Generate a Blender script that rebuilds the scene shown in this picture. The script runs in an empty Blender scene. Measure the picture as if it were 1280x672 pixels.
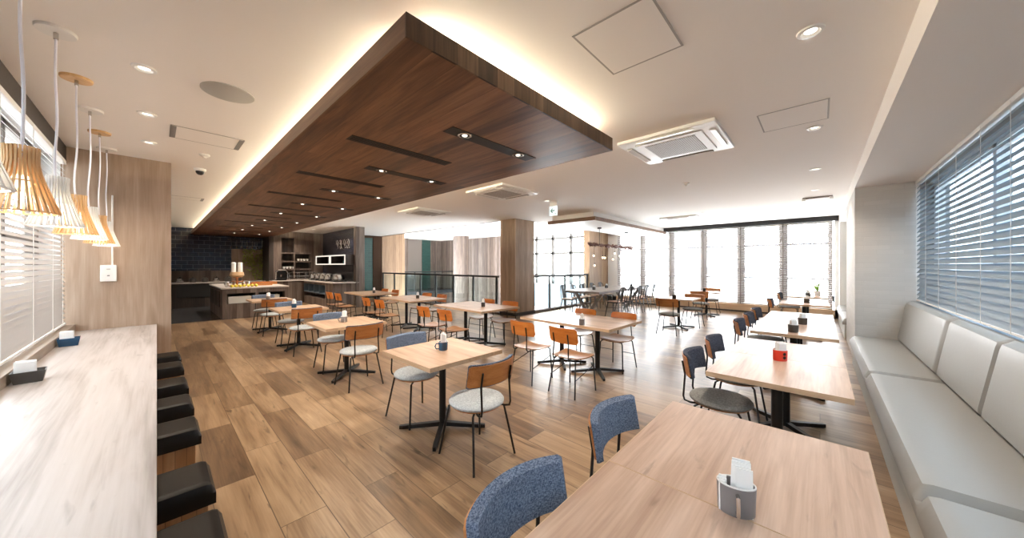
import bpy, bmesh, math, random
from mathutils import Vector, Matrix
random.seed(7)
R = math.radians
COL = bpy.context.scene.collection
SC = bpy.context.scene

# ---------------------------------------------------------------- camera, sky, exposure
CAMZ = 1.46
F_PX = 413.4
cam_d = bpy.data.cameras.new('camera'); cam = bpy.data.objects.new('camera', cam_d); COL.objects.link(cam)
cam_d.sensor_width = 36.0; cam_d.lens = 36.0 * F_PX / 1280.0
cam_d.shift_y = -4.0 / 1280.0
cam_d.clip_start = 0.02
cam.location = (0, 0, CAMZ)
cam.rotation_euler = (R(90), 0, math.atan2(385, 413.4) - R(90))
SC.camera = cam
SC.view_settings.view_transform = 'Standard'; SC.view_settings.look = 'None'
SC.view_settings.gamma = 1.0; SC.view_settings.use_curve_mapping = False
SC.view_settings.exposure = 2.4
SC.cycles.use_denoising = True
SC.cycles.max_bounces = 10; SC.cycles.diffuse_bounces = 5; SC.cycles.glossy_bounces = 4
SC.cycles.transparent_max_bounces = 16
SC.cycles.sample_clamp_indirect = 6.0
SC.cycles.caustics_reflective = False; SC.cycles.caustics_refractive = False

world = bpy.data.worlds.new('world'); SC.world = world; world.use_nodes = True
wbg = world.node_tree.nodes['Background']
wbg.inputs['Color'].default_value = (0.93, 0.97, 1.0, 1); wbg.inputs['Strength'].default_value = 5.5

def area_light(name, loc, rot, sx, sy, power, color=(1, 1, 1), portal=False):
    l = bpy.data.lights.new(name, 'AREA'); l.shape = 'RECTANGLE'; l.size = sx; l.size_y = sy
    l.energy = power; l.color = color
    if portal: l.cycles.is_portal = True
    o = bpy.data.objects.new(name, l); o.location = loc; o.rotation_euler = rot; COL.objects.link(o)
    return o
WARM = (1.0, 0.86, 0.70)
# window portals (they only guide the sky's light in)
area_light('portal_far', (12.95, 5.3, 1.6), (0, R(90), 0), 2.6, 11.4, 1, portal=True)
area_light('portal_left', (-0.95, 2.65, 1.75), (0, R(-90), 0), 2.0, 7.3, 1, portal=True)
# cove strips lying on top of the suspended canopy, throwing light on the ceiling
COVE = (1.0, 0.86, 0.62)
area_light('cove_left', (1.06, 9.1, 2.765), (0, R(122), 0), 0.05, 14.6, 16, COVE)
area_light('cove_right', (2.88, 9.1, 2.765), (0, R(-122), 0), 0.05, 14.6, 27, COVE)
area_light('cove_front', (1.98, 1.72, 2.765), (R(-122), 0, 0), 1.8, 0.05, 4, COVE)

def spot_light(loc, power, color=WARM, size=R(125), blend=0.8):
    l = bpy.data.lights.new('downlight_beam', 'SPOT'); l.energy = power; l.color = color
    l.spot_size = size; l.spot_blend = blend; l.shadow_soft_size = 0.04
    o = bpy.data.objects.new('downlight_beam', l); o.location = loc; COL.objects.link(o)
    return o

# ---------------------------------------------------------------- materials
def new_mat(name):
    m = bpy.data.materials.new(name); m.use_nodes = True
    nt = m.node_tree
    return m, nt, nt.nodes['Principled BSDF']

def plain(name, c, rough=0.5, metal=0.0, bump=0.0, bscale=80, spec=0.5, coat=0.0):
    m, nt, b = new_mat(name)
    b.inputs['Base Color'].default_value = (*c, 1); b.inputs['Roughness'].default_value = rough
    b.inputs['Metallic'].default_value = metal; b.inputs['Specular IOR Level'].default_value = spec
    b.inputs['Coat Weight'].default_value = coat
    n = nt.nodes.new('ShaderNodeTexNoise'); n.inputs['Scale'].default_value = bscale
    tc = nt.nodes.new('ShaderNodeTexCoord'); nt.links.new(tc.outputs['Object'], n.inputs['Vector'])
    if bump > 0:
        bp = nt.nodes.new('ShaderNodeBump'); bp.inputs['Strength'].default_value = bump; bp.inputs['Distance'].default_value = 0.004
        nt.links.new(n.outputs['Fac'], bp.inputs['Height']); nt.links.new(bp.outputs['Normal'], b.inputs['Normal'])
    mr = nt.nodes.new('ShaderNodeMapRange'); mr.inputs['To Min'].default_value = max(0, rough - 0.04); mr.inputs['To Max'].default_value = min(1, rough + 0.04)
    nt.links.new(n.outputs['Fac'], mr.inputs['Value']); nt.links.new(mr.outputs['Result'], b.inputs['Roughness'])
    return m

def ramp(nt, fac, cols):
    r = nt.nodes.new('ShaderNodeValToRGB'); e = r.color_ramp.elements
    e[0].position = cols[0][0]; e[0].color = (*cols[0][1], 1)
    e[1].position = cols[-1][0]; e[1].color = (*cols[-1][1], 1)
    for p, c in cols[1:-1]:
        k = e.new(p); k.color = (*c, 1)
    nt.links.new(fac, r.inputs['Fac']); return r.outputs['Color']

def wood(name, cols, axis='Y', scale=1.0, rough=0.45, plank=None, gap=0.0025, gapc=0.35, spec=0.5, knots=0.0, vary=0.35, world=False, offs=0.37):
    """grain runs along `axis`; plank=(width, length) adds boards, laid along the axis"""
    m, nt, b = new_mat(name); L = nt.links.new
    tc = nt.nodes.new('ShaderNodeTexCoord')
    geo = nt.nodes.new('ShaderNodeNewGeometry')
    src = geo.outputs['Position'] if world else tc.outputs['Object']
    mp = nt.nodes.new('ShaderNodeMapping'); L(src, mp.inputs['Vector'])
    # bring grain axis to texture X
    rot = {'X': (0, 0, 0), 'Y': (0, 0, R(-90)), 'Z': (0, R(90), 0)}[axis]
    mp.inputs['Rotation'].default_value = rot
    oi = nt.nodes.new('ShaderNodeObjectInfo')
    add = nt.nodes.new('ShaderNodeVectorMath'); add.operation = 'ADD'
    mul = nt.nodes.new('ShaderNodeMath'); mul.operation = 'MULTIPLY'; mul.inputs[1].default_value = 0.0 if world or plank else 13.0
    L(oi.outputs['Random'], mul.inputs[0]); L(mp.outputs['Vector'], add.inputs[0]); L(mul.outputs[0], add.inputs[1])
    vec = add.outputs['Vector']
    brick = None
    if plank:
        brick = nt.nodes.new('ShaderNodeTexBrick'); brick.inputs['Scale'].default_value = 1.0
        brick.inputs['Brick Width'].default_value = plank[1]; brick.inputs['Row Height'].default_value = plank[0]
        brick.inputs['Mortar Size'].default_value = gap; brick.inputs['Mortar Smooth'].default_value = 0.1
        brick.inputs['Color1'].default_value = (0, 0, 0, 1); brick.inputs['Color2'].default_value = (1, 1, 1, 1)
        brick.inputs['Mortar'].default_value = (0.5, 0.5, 0.5, 1); brick.offset = offs; brick.offset_frequency = 2
        if axis == 'Z':   # boards standing on a wall: the rows must follow both horizontal directions
            sp = nt.nodes.new('ShaderNodeSeparateXYZ'); L(src, sp.inputs[0])
            s = nt.nodes.new('ShaderNodeMath'); s.operation = 'ADD'; L(sp.outputs['X'], s.inputs[0]); L(sp.outputs['Y'], s.inputs[1])
            cb = nt.nodes.new('ShaderNodeCombineXYZ'); L(sp.outputs['Z'], cb.inputs[0]); L(s.outputs[0], cb.inputs[1])
            L(cb.outputs[0], brick.inputs['Vector'])
        else:
            L(vec, brick.inputs['Vector'])
        off = nt.nodes.new('ShaderNodeVectorMath'); off.operation = 'MULTIPLY_ADD'
        L(brick.outputs['Color'], off.inputs[0]); off.inputs[1].default_value = (7, 7, 7); L(vec, off.inputs[2])
        vec = off.outputs['Vector']
    st = nt.nodes.new('ShaderNodeMapping'); st.inputs['Scale'].default_value = (0.9 * scale, 9 * scale, 9 * scale); L(vec, st.inputs['Vector'])
    n1 = nt.nodes.new('ShaderNodeTexNoise'); n1.inputs['Scale'].default_value = 1.6; n1.inputs['Detail'].default_value = 6; n1.inputs['Distortion'].default_value = 0.6
    L(st.outputs['Vector'], n1.inputs['Vector'])
    st2 = nt.nodes.new('ShaderNodeMapping'); st2.inputs['Scale'].default_value = (2.5 * scale, 70 * scale, 70 * scale); L(vec, st2.inputs['Vector'])
    n2 = nt.nodes.new('ShaderNodeTexNoise'); n2.inputs['Scale'].default_value = 1.5; n2.inputs['Detail'].default_value = 3; L(st2.outputs['Vector'], n2.inputs['Vector'])
    mx = nt.nodes.new('ShaderNodeMix'); mx.data_type = 'FLOAT'; mx.inputs['Factor'].default_value = 0.3
    L(n1.outputs['Fac'], mx.inputs[2]); L(n2.outputs['Fac'], mx.inputs[3])
    fac = mx.outputs[0]
    if brick:
        m2 = nt.nodes.new('ShaderNodeMath'); m2.operation = 'MULTIPLY_ADD'
        sepc = nt.nodes.new('ShaderNodeSeparateColor'); L(brick.outputs['Color'], sepc.inputs[0])
        sb = nt.nodes.new('ShaderNodeMath'); sb.operation = 'SUBTRACT'; L(sepc.outputs[0], sb.inputs[0]); sb.inputs[1].default_value = 0.5
        L(sb.outputs[0], m2.inputs[0]); m2.inputs[1].default_value = vary; L(fac, m2.inputs[2]); fac = m2.outputs[0]
    col = ramp(nt, fac, cols)
    if knots > 0:
        v = nt.nodes.new('ShaderNodeTexNoise'); v.inputs['Scale'].default_value = 3.0; v.inputs['Detail'].default_value = 4; v.inputs['Distortion'].default_value = 1.2
        st3 = nt.nodes.new('ShaderNodeMapping'); st3.inputs['Scale'].default_value = (0.8, 5, 5); L(vec, st3.inputs['Vector']); L(st3.outputs['Vector'], v.inputs['Vector'])
        kr = nt.nodes.new('ShaderNodeMapRange'); kr.inputs['From Min'].default_value = 0.62; kr.inputs['From Max'].default_value = 0.75; L(v.outputs['Fac'], kr.inputs['Value'])
        km = nt.nodes.new('ShaderNodeMath'); km.operation = 'MULTIPLY'; km.inputs[1].default_value = knots; L(kr.outputs['Result'], km.inputs[0])
        mk = nt.nodes.new('ShaderNodeMix'); mk.data_type = 'RGBA'; L(km.outputs[0], mk.inputs['Factor']); L(col, mk.inputs[6]); mk.inputs[7].default_value = (*[c * 0.45 for c in cols[0][1]], 1)
        col = mk.outputs[2]
    if brick:
        mg = nt.nodes.new('ShaderNodeMix'); mg.data_type = 'RGBA'; L(brick.outputs['Fac'], mg.inputs['Factor']); L(col, mg.inputs[6])
        mg.inputs[7].default_value = (*[c * gapc for c in cols[0][1]], 1); col = mg.outputs[2]
    L(col, b.inputs['Base Color']); b.inputs['Roughness'].default_value = rough; b.inputs['Specular IOR Level'].default_value = spec
    bp = nt.nodes.new('ShaderNodeBump'); bp.inputs['Strength'].default_value = 0.08; bp.inputs['Distance'].default_value = 0.002
    L(n2.outputs['Fac'], bp.inputs['Height']); L(bp.outputs['Normal'], b.inputs['Normal'])
    return m

def tiles(name, c1, c2, mortar, w, h, rough=0.15, gap=0.004, swap=False, bump=0.5, offset=0.5, along='X', sz=1.0):
    m, nt, b = new_mat(name); L = nt.links.new
    tc = nt.nodes.new('ShaderNodeTexCoord'); sp = nt.nodes.new('ShaderNodeSeparateXYZ'); L(tc.outputs['Object'], sp.inputs[0])
    s = nt.nodes.new('ShaderNodeMath'); s.operation = 'ADD'; L(sp.outputs['X'], s.inputs[0]); L(sp.outputs['Y'], s.inputs[1])
    cb = nt.nodes.new('ShaderNodeCombineXYZ')
    if along == 'FLOOR': L(sp.outputs['X'], cb.inputs[0]); L(sp.outputs['Y'], cb.inputs[1])
    else: L(s.outputs[0], cb.inputs[0]); L(sp.outputs['Z'], cb.inputs[1])
    br = nt.nodes.new('ShaderNodeTexBrick'); L(cb.outputs[0], br.inputs['Vector']); br.inputs['Scale'].default_value = 1
    br.inputs['Brick Width'].default_value = w; br.inputs['Row Height'].default_value = h; br.inputs['Mortar Size'].default_value = gap
    br.inputs['Color1'].default_value = (*c1, 1); br.inputs['Color2'].default_value = (*c2, 1); br.inputs['Mortar'].default_value = (*mortar, 1)
    br.offset = offset
    L(br.outputs['Color'], b.inputs['Base Color']); b.inputs['Roughness'].default_value = rough
    inv = nt.nodes.new('ShaderNodeMath'); inv.operation = 'SUBTRACT'; inv.inputs[0].default_value = 1; L(br.outputs['Fac'], inv.inputs[1])
    bp = nt.nodes.new('ShaderNodeBump'); bp.inputs['Strength'].default_value = bump; bp.inputs['Distance'].default_value = 0.004
    L(inv.outputs[0], bp.inputs['Height']); L(bp.outputs['Normal'], b.inputs['Normal'])
    return m

def fabric(name, c1, c2, scale=260, rough=0.95):
    m, nt, b = new_mat(name); L = nt.links.new
    tc = nt.nodes.new('ShaderNodeTexCoord')
    mp1 = nt.nodes.new('ShaderNodeMapping'); mp1.inputs['Scale'].default_value = (scale * 0.25, scale * 0.25, scale); L(tc.outputs['Object'], mp1.inputs['Vector'])
    mp2 = nt.nodes.new('ShaderNodeMapping'); mp2.inputs['Scale'].default_value = (scale, scale, scale * 0.25); L(tc.outputs['Object'], mp2.inputs['Vector'])
    a = nt.nodes.new('ShaderNodeTexNoise'); a.inputs['Scale'].default_value = 1; L(mp1.outputs['Vector'], a.inputs['Vector'])
    c = nt.nodes.new('ShaderNodeTexNoise'); c.inputs['Scale'].default_value = 1; L(mp2.outputs['Vector'], c.inputs['Vector'])
    ad = nt.nodes.new('ShaderNodeMath'); ad.operation = 'ADD'; L(a.outputs['Fac'], ad.inputs[0]); L(c.outputs['Fac'], ad.inputs[1])
    h = nt.nodes.new('ShaderNodeMath'); h.operation = 'MULTIPLY'; h.inputs[1].default_value = 0.5; L(ad.outputs[0], h.inputs[0])
    L(ramp(nt, h.outputs[0], [(0.40, c1), (0.60, c2)]), b.inputs['Base Color'])
    b.inputs['Roughness'].default_value = rough; b.inputs['Specular IOR Level'].default_value = 0.15
    bp = nt.nodes.new('ShaderNodeBump'); bp.inputs['Strength'].default_value = 0.25; bp.inputs['Distance'].default_value = 0.002
    L(h.outputs[0], bp.inputs['Height']); L(bp.outputs['Normal'], b.inputs['Normal'])
    return m

def emit(name, c, s):
    m = bpy.data.materials.new(name); m.use_nodes = True; nt = m.node_tree; nt.nodes.remove(nt.nodes['Principled BSDF'])
    e = nt.nodes.new('ShaderNodeEmission'); e.inputs['Color'].default_value = (*c, 1); e.inputs['Strength'].default_value = s
    nt.links.new(e.outputs[0], nt.nodes['Material Output'].inputs['Surface']); return m

def glassy(name, tint=(1, 1, 1), refl=0.08):
    m = bpy.data.materials.new(name); m.use_nodes = True; nt = m.node_tree; nt.nodes.remove(nt.nodes['Principled BSDF'])
    t = nt.nodes.new('ShaderNodeBsdfTransparent'); t.inputs['Color'].default_value = (*tint, 1)
    g = nt.nodes.new('ShaderNodeBsdfGlossy'); g.inputs['Roughness'].default_value = 0.02
    lw = nt.nodes.new('ShaderNodeLayerWeight'); lw.inputs['Blend'].default_value = 0.5
    pw = nt.nodes.new('ShaderNodeMath'); pw.operation = 'POWER'; pw.inputs[1].default_value = 5; nt.links.new(lw.outputs['Facing'], pw.inputs[0])
    fr = nt.nodes.new('ShaderNodeMath'); fr.operation = 'MULTIPLY_ADD'; fr.inputs[1].default_value = 0.6; fr.inputs[2].default_value = refl * .4; nt.links.new(pw.outputs[0], fr.inputs[0])
    mx = nt.nodes.new('ShaderNodeMixShader'); nt.links.new(fr.outputs[0], mx.inputs[0])
    nt.links.new(t.outputs[0], mx.inputs[1]); nt.links.new(g.outputs[0], mx.inputs[2])
    nt.links.new(mx.outputs[0], nt.nodes['Material Output'].inputs['Surface']); return m

M = {}
M['ceiling'] = plain('painted_ceiling', (0.90, 0.865, 0.83), 0.85, bump=0.03, bscale=200)
M['white'] = plain('white_paint', (0.83, 0.82, 0.80), 0.5)
M['white_gloss'] = plain('white_plastic', (0.86, 0.86, 0.85), 0.3)
M['paper'] = plain('paper', (0.92, 0.92, 0.92), 0.9, bump=0.1, bscale=60)
M['cord'] = plain('cord_white', (0.82, 0.82, 0.9), 0.6)
M['black'] = plain('black_metal', (0.012, 0.012, 0.013), 0.38, metal=0.3)
M['black_matte'] = plain('black_matte', (0.015, 0.014, 0.014), 0.6)
M['dark_brown'] = plain('dark_brown', (0.035, 0.026, 0.022), 0.5)
M['leather'] = plain('black_leather', (0.009, 0.007, 0.006), 0.45, bump=0.08, bscale=300, spec=0.3)
M['chrome'] = plain('steel', (0.62, 0.60, 0.58), 0.22, metal=1.0)
M['floor'] = wood('floor_planks', [(0.24, (0.115, 0.068, 0.037)), (0.45, (0.225, 0.138, 0.075)), (0.62, (0.34, 0.225, 0.13)), (0.85, (0.47, 0.33, 0.205))], 'Y', 0.9, 0.28, plank=(0.235, 1.1), gap=0.0025, gapc=0.8, knots=0.8, vary=0.34, spec=0.6)
M['canopy'] = wood('walnut_panel', [(0.30, (0.065, 0.026, 0.012)), (0.5, (0.155, 0.066, 0.031)), (0.66, (0.24, 0.112, 0.055)), (0.8, (0.31, 0.155, 0.08))], 'Y', 0.8, 0.42, plank=(0.16, 3.6), gap=0.001, gapc=0.7, knots=0.5, vary=0.22, spec=0.4)
M['canopy_edge'] = wood('walnut_edge', [(0.30, (0.05, 0.024, 0.013)), (0.5, (0.105, 0.055, 0.028)), (0.7, (0.19, 0.105, 0.055)), (0.85, (0.24, 0.14, 0.075))], 'Z', 0.9, 0.45, plank=(0.16, 4), gap=0.0006, vary=0.3, spec=0.4)
M['canopy_side'] = wood('walnut_side', [(0.30, (0.10, 0.05, 0.027)), (0.5, (0.19, 0.10, 0.055)), (0.75, (0.30, 0.175, 0.10))], 'Y', 0.8, 0.45, spec=0.4)
M['tabletop'] = wood('oak_table', [(0.30, (0.37, 0.225, 0.135)), (0.5, (0.53, 0.355, 0.235)), (0.70, (0.68, 0.49, 0.345))], 'Y', 1.0, 0.33, knots=0.25, spec=0.5)
M['tabletop_x'] = wood('pinkish_oak_table', [(0.30, (0.37, 0.23, 0.155)), (0.5, (0.55, 0.375, 0.275)), (0.70, (0.70, 0.515, 0.40))], 'X', 0.8, 0.30, knots=0.45, spec=0.5)
M['table_edge'] = wood('oak_edge', [(0.3, (0.50, 0.33, 0.20)), (0.7, (0.68, 0.49, 0.33))], 'Y', 1.2, 0.4)
M['counter'] = wood('bleached_counter', [(0.30, (0.24, 0.20, 0.18)), (0.42, (0.36, 0.315, 0.29)), (0.54, (0.465, 0.42, 0.40)), (0.75, (0.54, 0.50, 0.485))], 'Y', 0.55, 0.36, knots=0.35, spec=0.45)
M['panel'] = wood('pale_oak_panel', [(0.28, (0.29, 0.205, 0.145)), (0.5, (0.40, 0.295, 0.22)), (0.72, (0.50, 0.39, 0.305))], 'Z', 0.75, 0.5, spec=0.35)
M['pillar'] = wood('oak_pillar', [(0.28, (0.27, 0.185, 0.125)), (0.5, (0.37, 0.265, 0.185)), (0.72, (0.46, 0.345, 0.25))], 'Z', 1.0, 0.5, plank=(0.12, 6), gap=0.0012, gapc=0.75, vary=0.3, spec=0.35)
M['beige_panel'] = wood('honey_panel', [(0.28, (0.20, 0.115, 0.062)), (0.5, (0.27, 0.165, 0.092)), (0.72, (0.33, 0.215, 0.125))], 'Z', 1.0, 0.5, plank=(0.16, 6), gap=0.001, vary=0.25)
M['greywood'] = wood('grey_brown_boards', [(0.28, (0.075, 0.052, 0.042)), (0.5, (0.135, 0.100, 0.082)), (0.75, (0.21, 0.165, 0.14))], 'Z', 1.0, 0.55, plank=(0.15, 6), gap=0.002, gapc=0.6, vary=0.4)
M['darkwood'] = wood('dark_boards', [(0.28, (0.02, 0.014, 0.012)), (0.7, (0.06, 0.042, 0.035))], 'Z', 1.0, 0.5, plank=(0.15, 6), gap=0.002)
M['orange_ply'] = wood('orange_plywood', [(0.3, (0.52, 0.135, 0.022)), (0.5, (0.66, 0.205, 0.035)), (0.72, (0.75, 0.28, 0.06))], 'X', 1.3, 0.32, spec=0.5)
M['seat_ply'] = wood('brown_plywood', [(0.3, (0.30, 0.145, 0.065)), (0.5, (0.39, 0.20, 0.095)), (0.72, (0.48, 0.27, 0.14))], 'X', 1.2, 0.3, spec=0.5)
M['back_ply'] = wood('teak_shell', [(0.3, (0.34, 0.115, 0.032)), (0.5, (0.48, 0.185, 0.055)), (0.72, (0.58, 0.26, 0.09))], 'X', 1.6, 0.35)
M['stoolwood'] = wood('stool_oak', [(0.3, (0.42, 0.23, 0.11)), (0.7, (0.58, 0.36, 0.20))], 'Z', 1.2, 0.45, plank=(0.05, 3), gap=0.001)
M['lampwood'] = wood('birch_slats', [(0.3, (0.62, 0.36, 0.15)), (0.7, (0.80, 0.54, 0.28))], 'Z', 2.0, 0.45)
M['blue_fabric'] = fabric('blue_grey_weave', (0.055, 0.08, 0.14), (0.24, 0.295, 0.395), 420)
M['navy_fabric'] = fabric('dark_slate_weave', (0.035, 0.04, 0.06), (0.10, 0.11, 0.145), 260)
M['grey_fabric'] = fabric('light_grey_weave', (0.34, 0.37, 0.39), (0.56, 0.59, 0.60), 300)
M['seat_fabric'] = fabric('mid_grey_weave', (0.17, 0.17, 0.165), (0.30, 0.30, 0.29), 300)
M['vinyl'] = plain('grey_vinyl', (0.36, 0.36, 0.345), 0.42, bump=0.04, bscale=60, spec=0.45)
M['brick_white'] = tiles('white_brick', (0.64, 0.625, 0.60), (0.69, 0.672, 0.648), (0.64, 0.625, 0.60), 0.26, 0.065, rough=0.75, gap=0.004, bump=0.5, offset=0.5)
M['blue_tile'] = tiles('midnight_tile', (0.006, 0.010, 0.028), (0.012, 0.020, 0.050), (0.17, 0.18, 0.21), 0.30, 0.15, rough=0.12, gap=0.006)
M['black_brick'] = tiles('black_brick', (0.012, 0.014, 0.026), (0.040, 0.042, 0.062), (0.004, 0.004, 0.006), 0.35, 0.055, rough=0.25, gap=0.006)
M['green_tile'] = tiles('green_tile', (0.009, 0.042, 0.036), (0.015, 0.058, 0.048), (0.03, 0.07, 0.06), 0.30, 0.10, rough=0.45, gap=0.005)
M['slate'] = tiles('slate_floor', (0.035, 0.037, 0.042), (0.055, 0.057, 0.065), (0.02, 0.02, 0.022), 0.6, 0.6, rough=0.22, gap=0.004, along='FLOOR', bump=0.1)
M['stone_top'] = plain('pale_stone', (0.55, 0.50, 0.47), 0.35)
M['grey_wall'] = plain('grey_paint', (0.33, 0.32, 0.31), 0.8)
M['taupe'] = plain('taupe_door', (0.19, 0.16, 0.14), 0.5)
M['steel_blue'] = plain('steel_blue', (0.10, 0.14, 0.18), 0.4)
M['mullion'] = plain('dark_mullion', (0.20, 0.165, 0.14), 0.5)
M['mullion_blue'] = plain('grey_blue_rail', (0.16, 0.18, 0.21), 0.4)
M['glass'] = glassy('window_glass')
M['rail_glass'] = glassy('railing_glass', (0.90, 0.95, 0.94))
M['lens'] = emit('lamp_lens', (1.0, 0.90, 0.72), 0.9)
M['bulb'] = emit('bulb_glow', (1.0, 0.80, 0.5), 1.3)
M['shelf_glow'] = emit('lit_frame', (1.0, 0.90, 0.78), 0.22)
M['ring_glow'] = emit('cove_ring', (1.0, 0.93, 0.82), 0.5)
M['sign_green'] = plain('sign_green', (0.004, 0.10, 0.06), 0.6)
M['sign_face'] = emit('sign_face', (0.88, 1.0, 0.94), 0.22)
M['red'] = plain('red_ceramic', (0.72, 0.045, 0.02), 0.3)
M['mugblue'] = plain('blue_enamel', (0.012, 0.07, 0.16), 0.25)
M['cupgrey'] = plain('grey_ceramic', (0.22, 0.21, 0.22), 0.35)
M['cupdark'] = plain('charcoal_ceramic', (0.07, 0.065, 0.06), 0.35)
M['gunmetal'] = plain('gunmetal', (0.07, 0.066, 0.063), 0.45, metal=0.2)
M['rust'] = plain('rusty_iron', (0.16, 0.07, 0.05), 0.7, bump=0.3, bscale=40)
M['tan'] = plain('tan_wood_seat', (0.50, 0.33, 0.24), 0.5)
M['greyoak'] = wood('weathered_top', [(0.3, (0.20, 0.18, 0.165)), (0.7, (0.36, 0.33, 0.31))], 'X', 1.0, 0.35)
M['leaf'] = plain('leaf_green', (0.34, 0.36, 0.10), 0.6)
M['leafbright'] = plain('leaf_bright', (0.18, 0.36, 0.04), 0.5)
M['lemon'] = plain('lemon_yellow', (0.75, 0.60, 0.06), 0.5)
M['box_cream'] = plain('cream_box', (0.62, 0.62, 0.58), 0.6)
M['mesh_grey'] = tiles('grille_mesh', (0.22, 0.21, 0.20), (0.25, 0.24, 0.23), (0.62, 0.60, 0.58), 0.02, 0.02, rough=0.5, gap=0.003, along='FLOOR', bump=0.3)

# blind slats let some daylight through
def slat_mat(name, c, tr):
    m, nt, b = new_mat(name); b.inputs['Base Color'].default_value = (*c, 1); b.inputs['Roughness'].default_value = 0.45
    t = nt.nodes.new('ShaderNodeBsdfTranslucent'); t.inputs['Color'].default_value = (*c, 1)
    mx = nt.nodes.new('ShaderNodeMixShader'); mx.inputs[0].default_value = tr
    nt.links.new(b.outputs[0], mx.inputs[1]); nt.links.new(t.outputs[0], mx.inputs[2])
    nt.links.new(mx.outputs[0], nt.nodes['Material Output'].inputs['Surface']); return m
M['slat_grey'] = slat_mat('grey_slats', (0.50, 0.47, 0.45), 0.10)
M['slat_white'] = slat_mat('white_slats', (0.62, 0.59, 0.58), 0.25)
M['slat_blue'] = slat_mat('blue_grey_slats', (0.34, 0.42, 0.49), 0.25)

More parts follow.
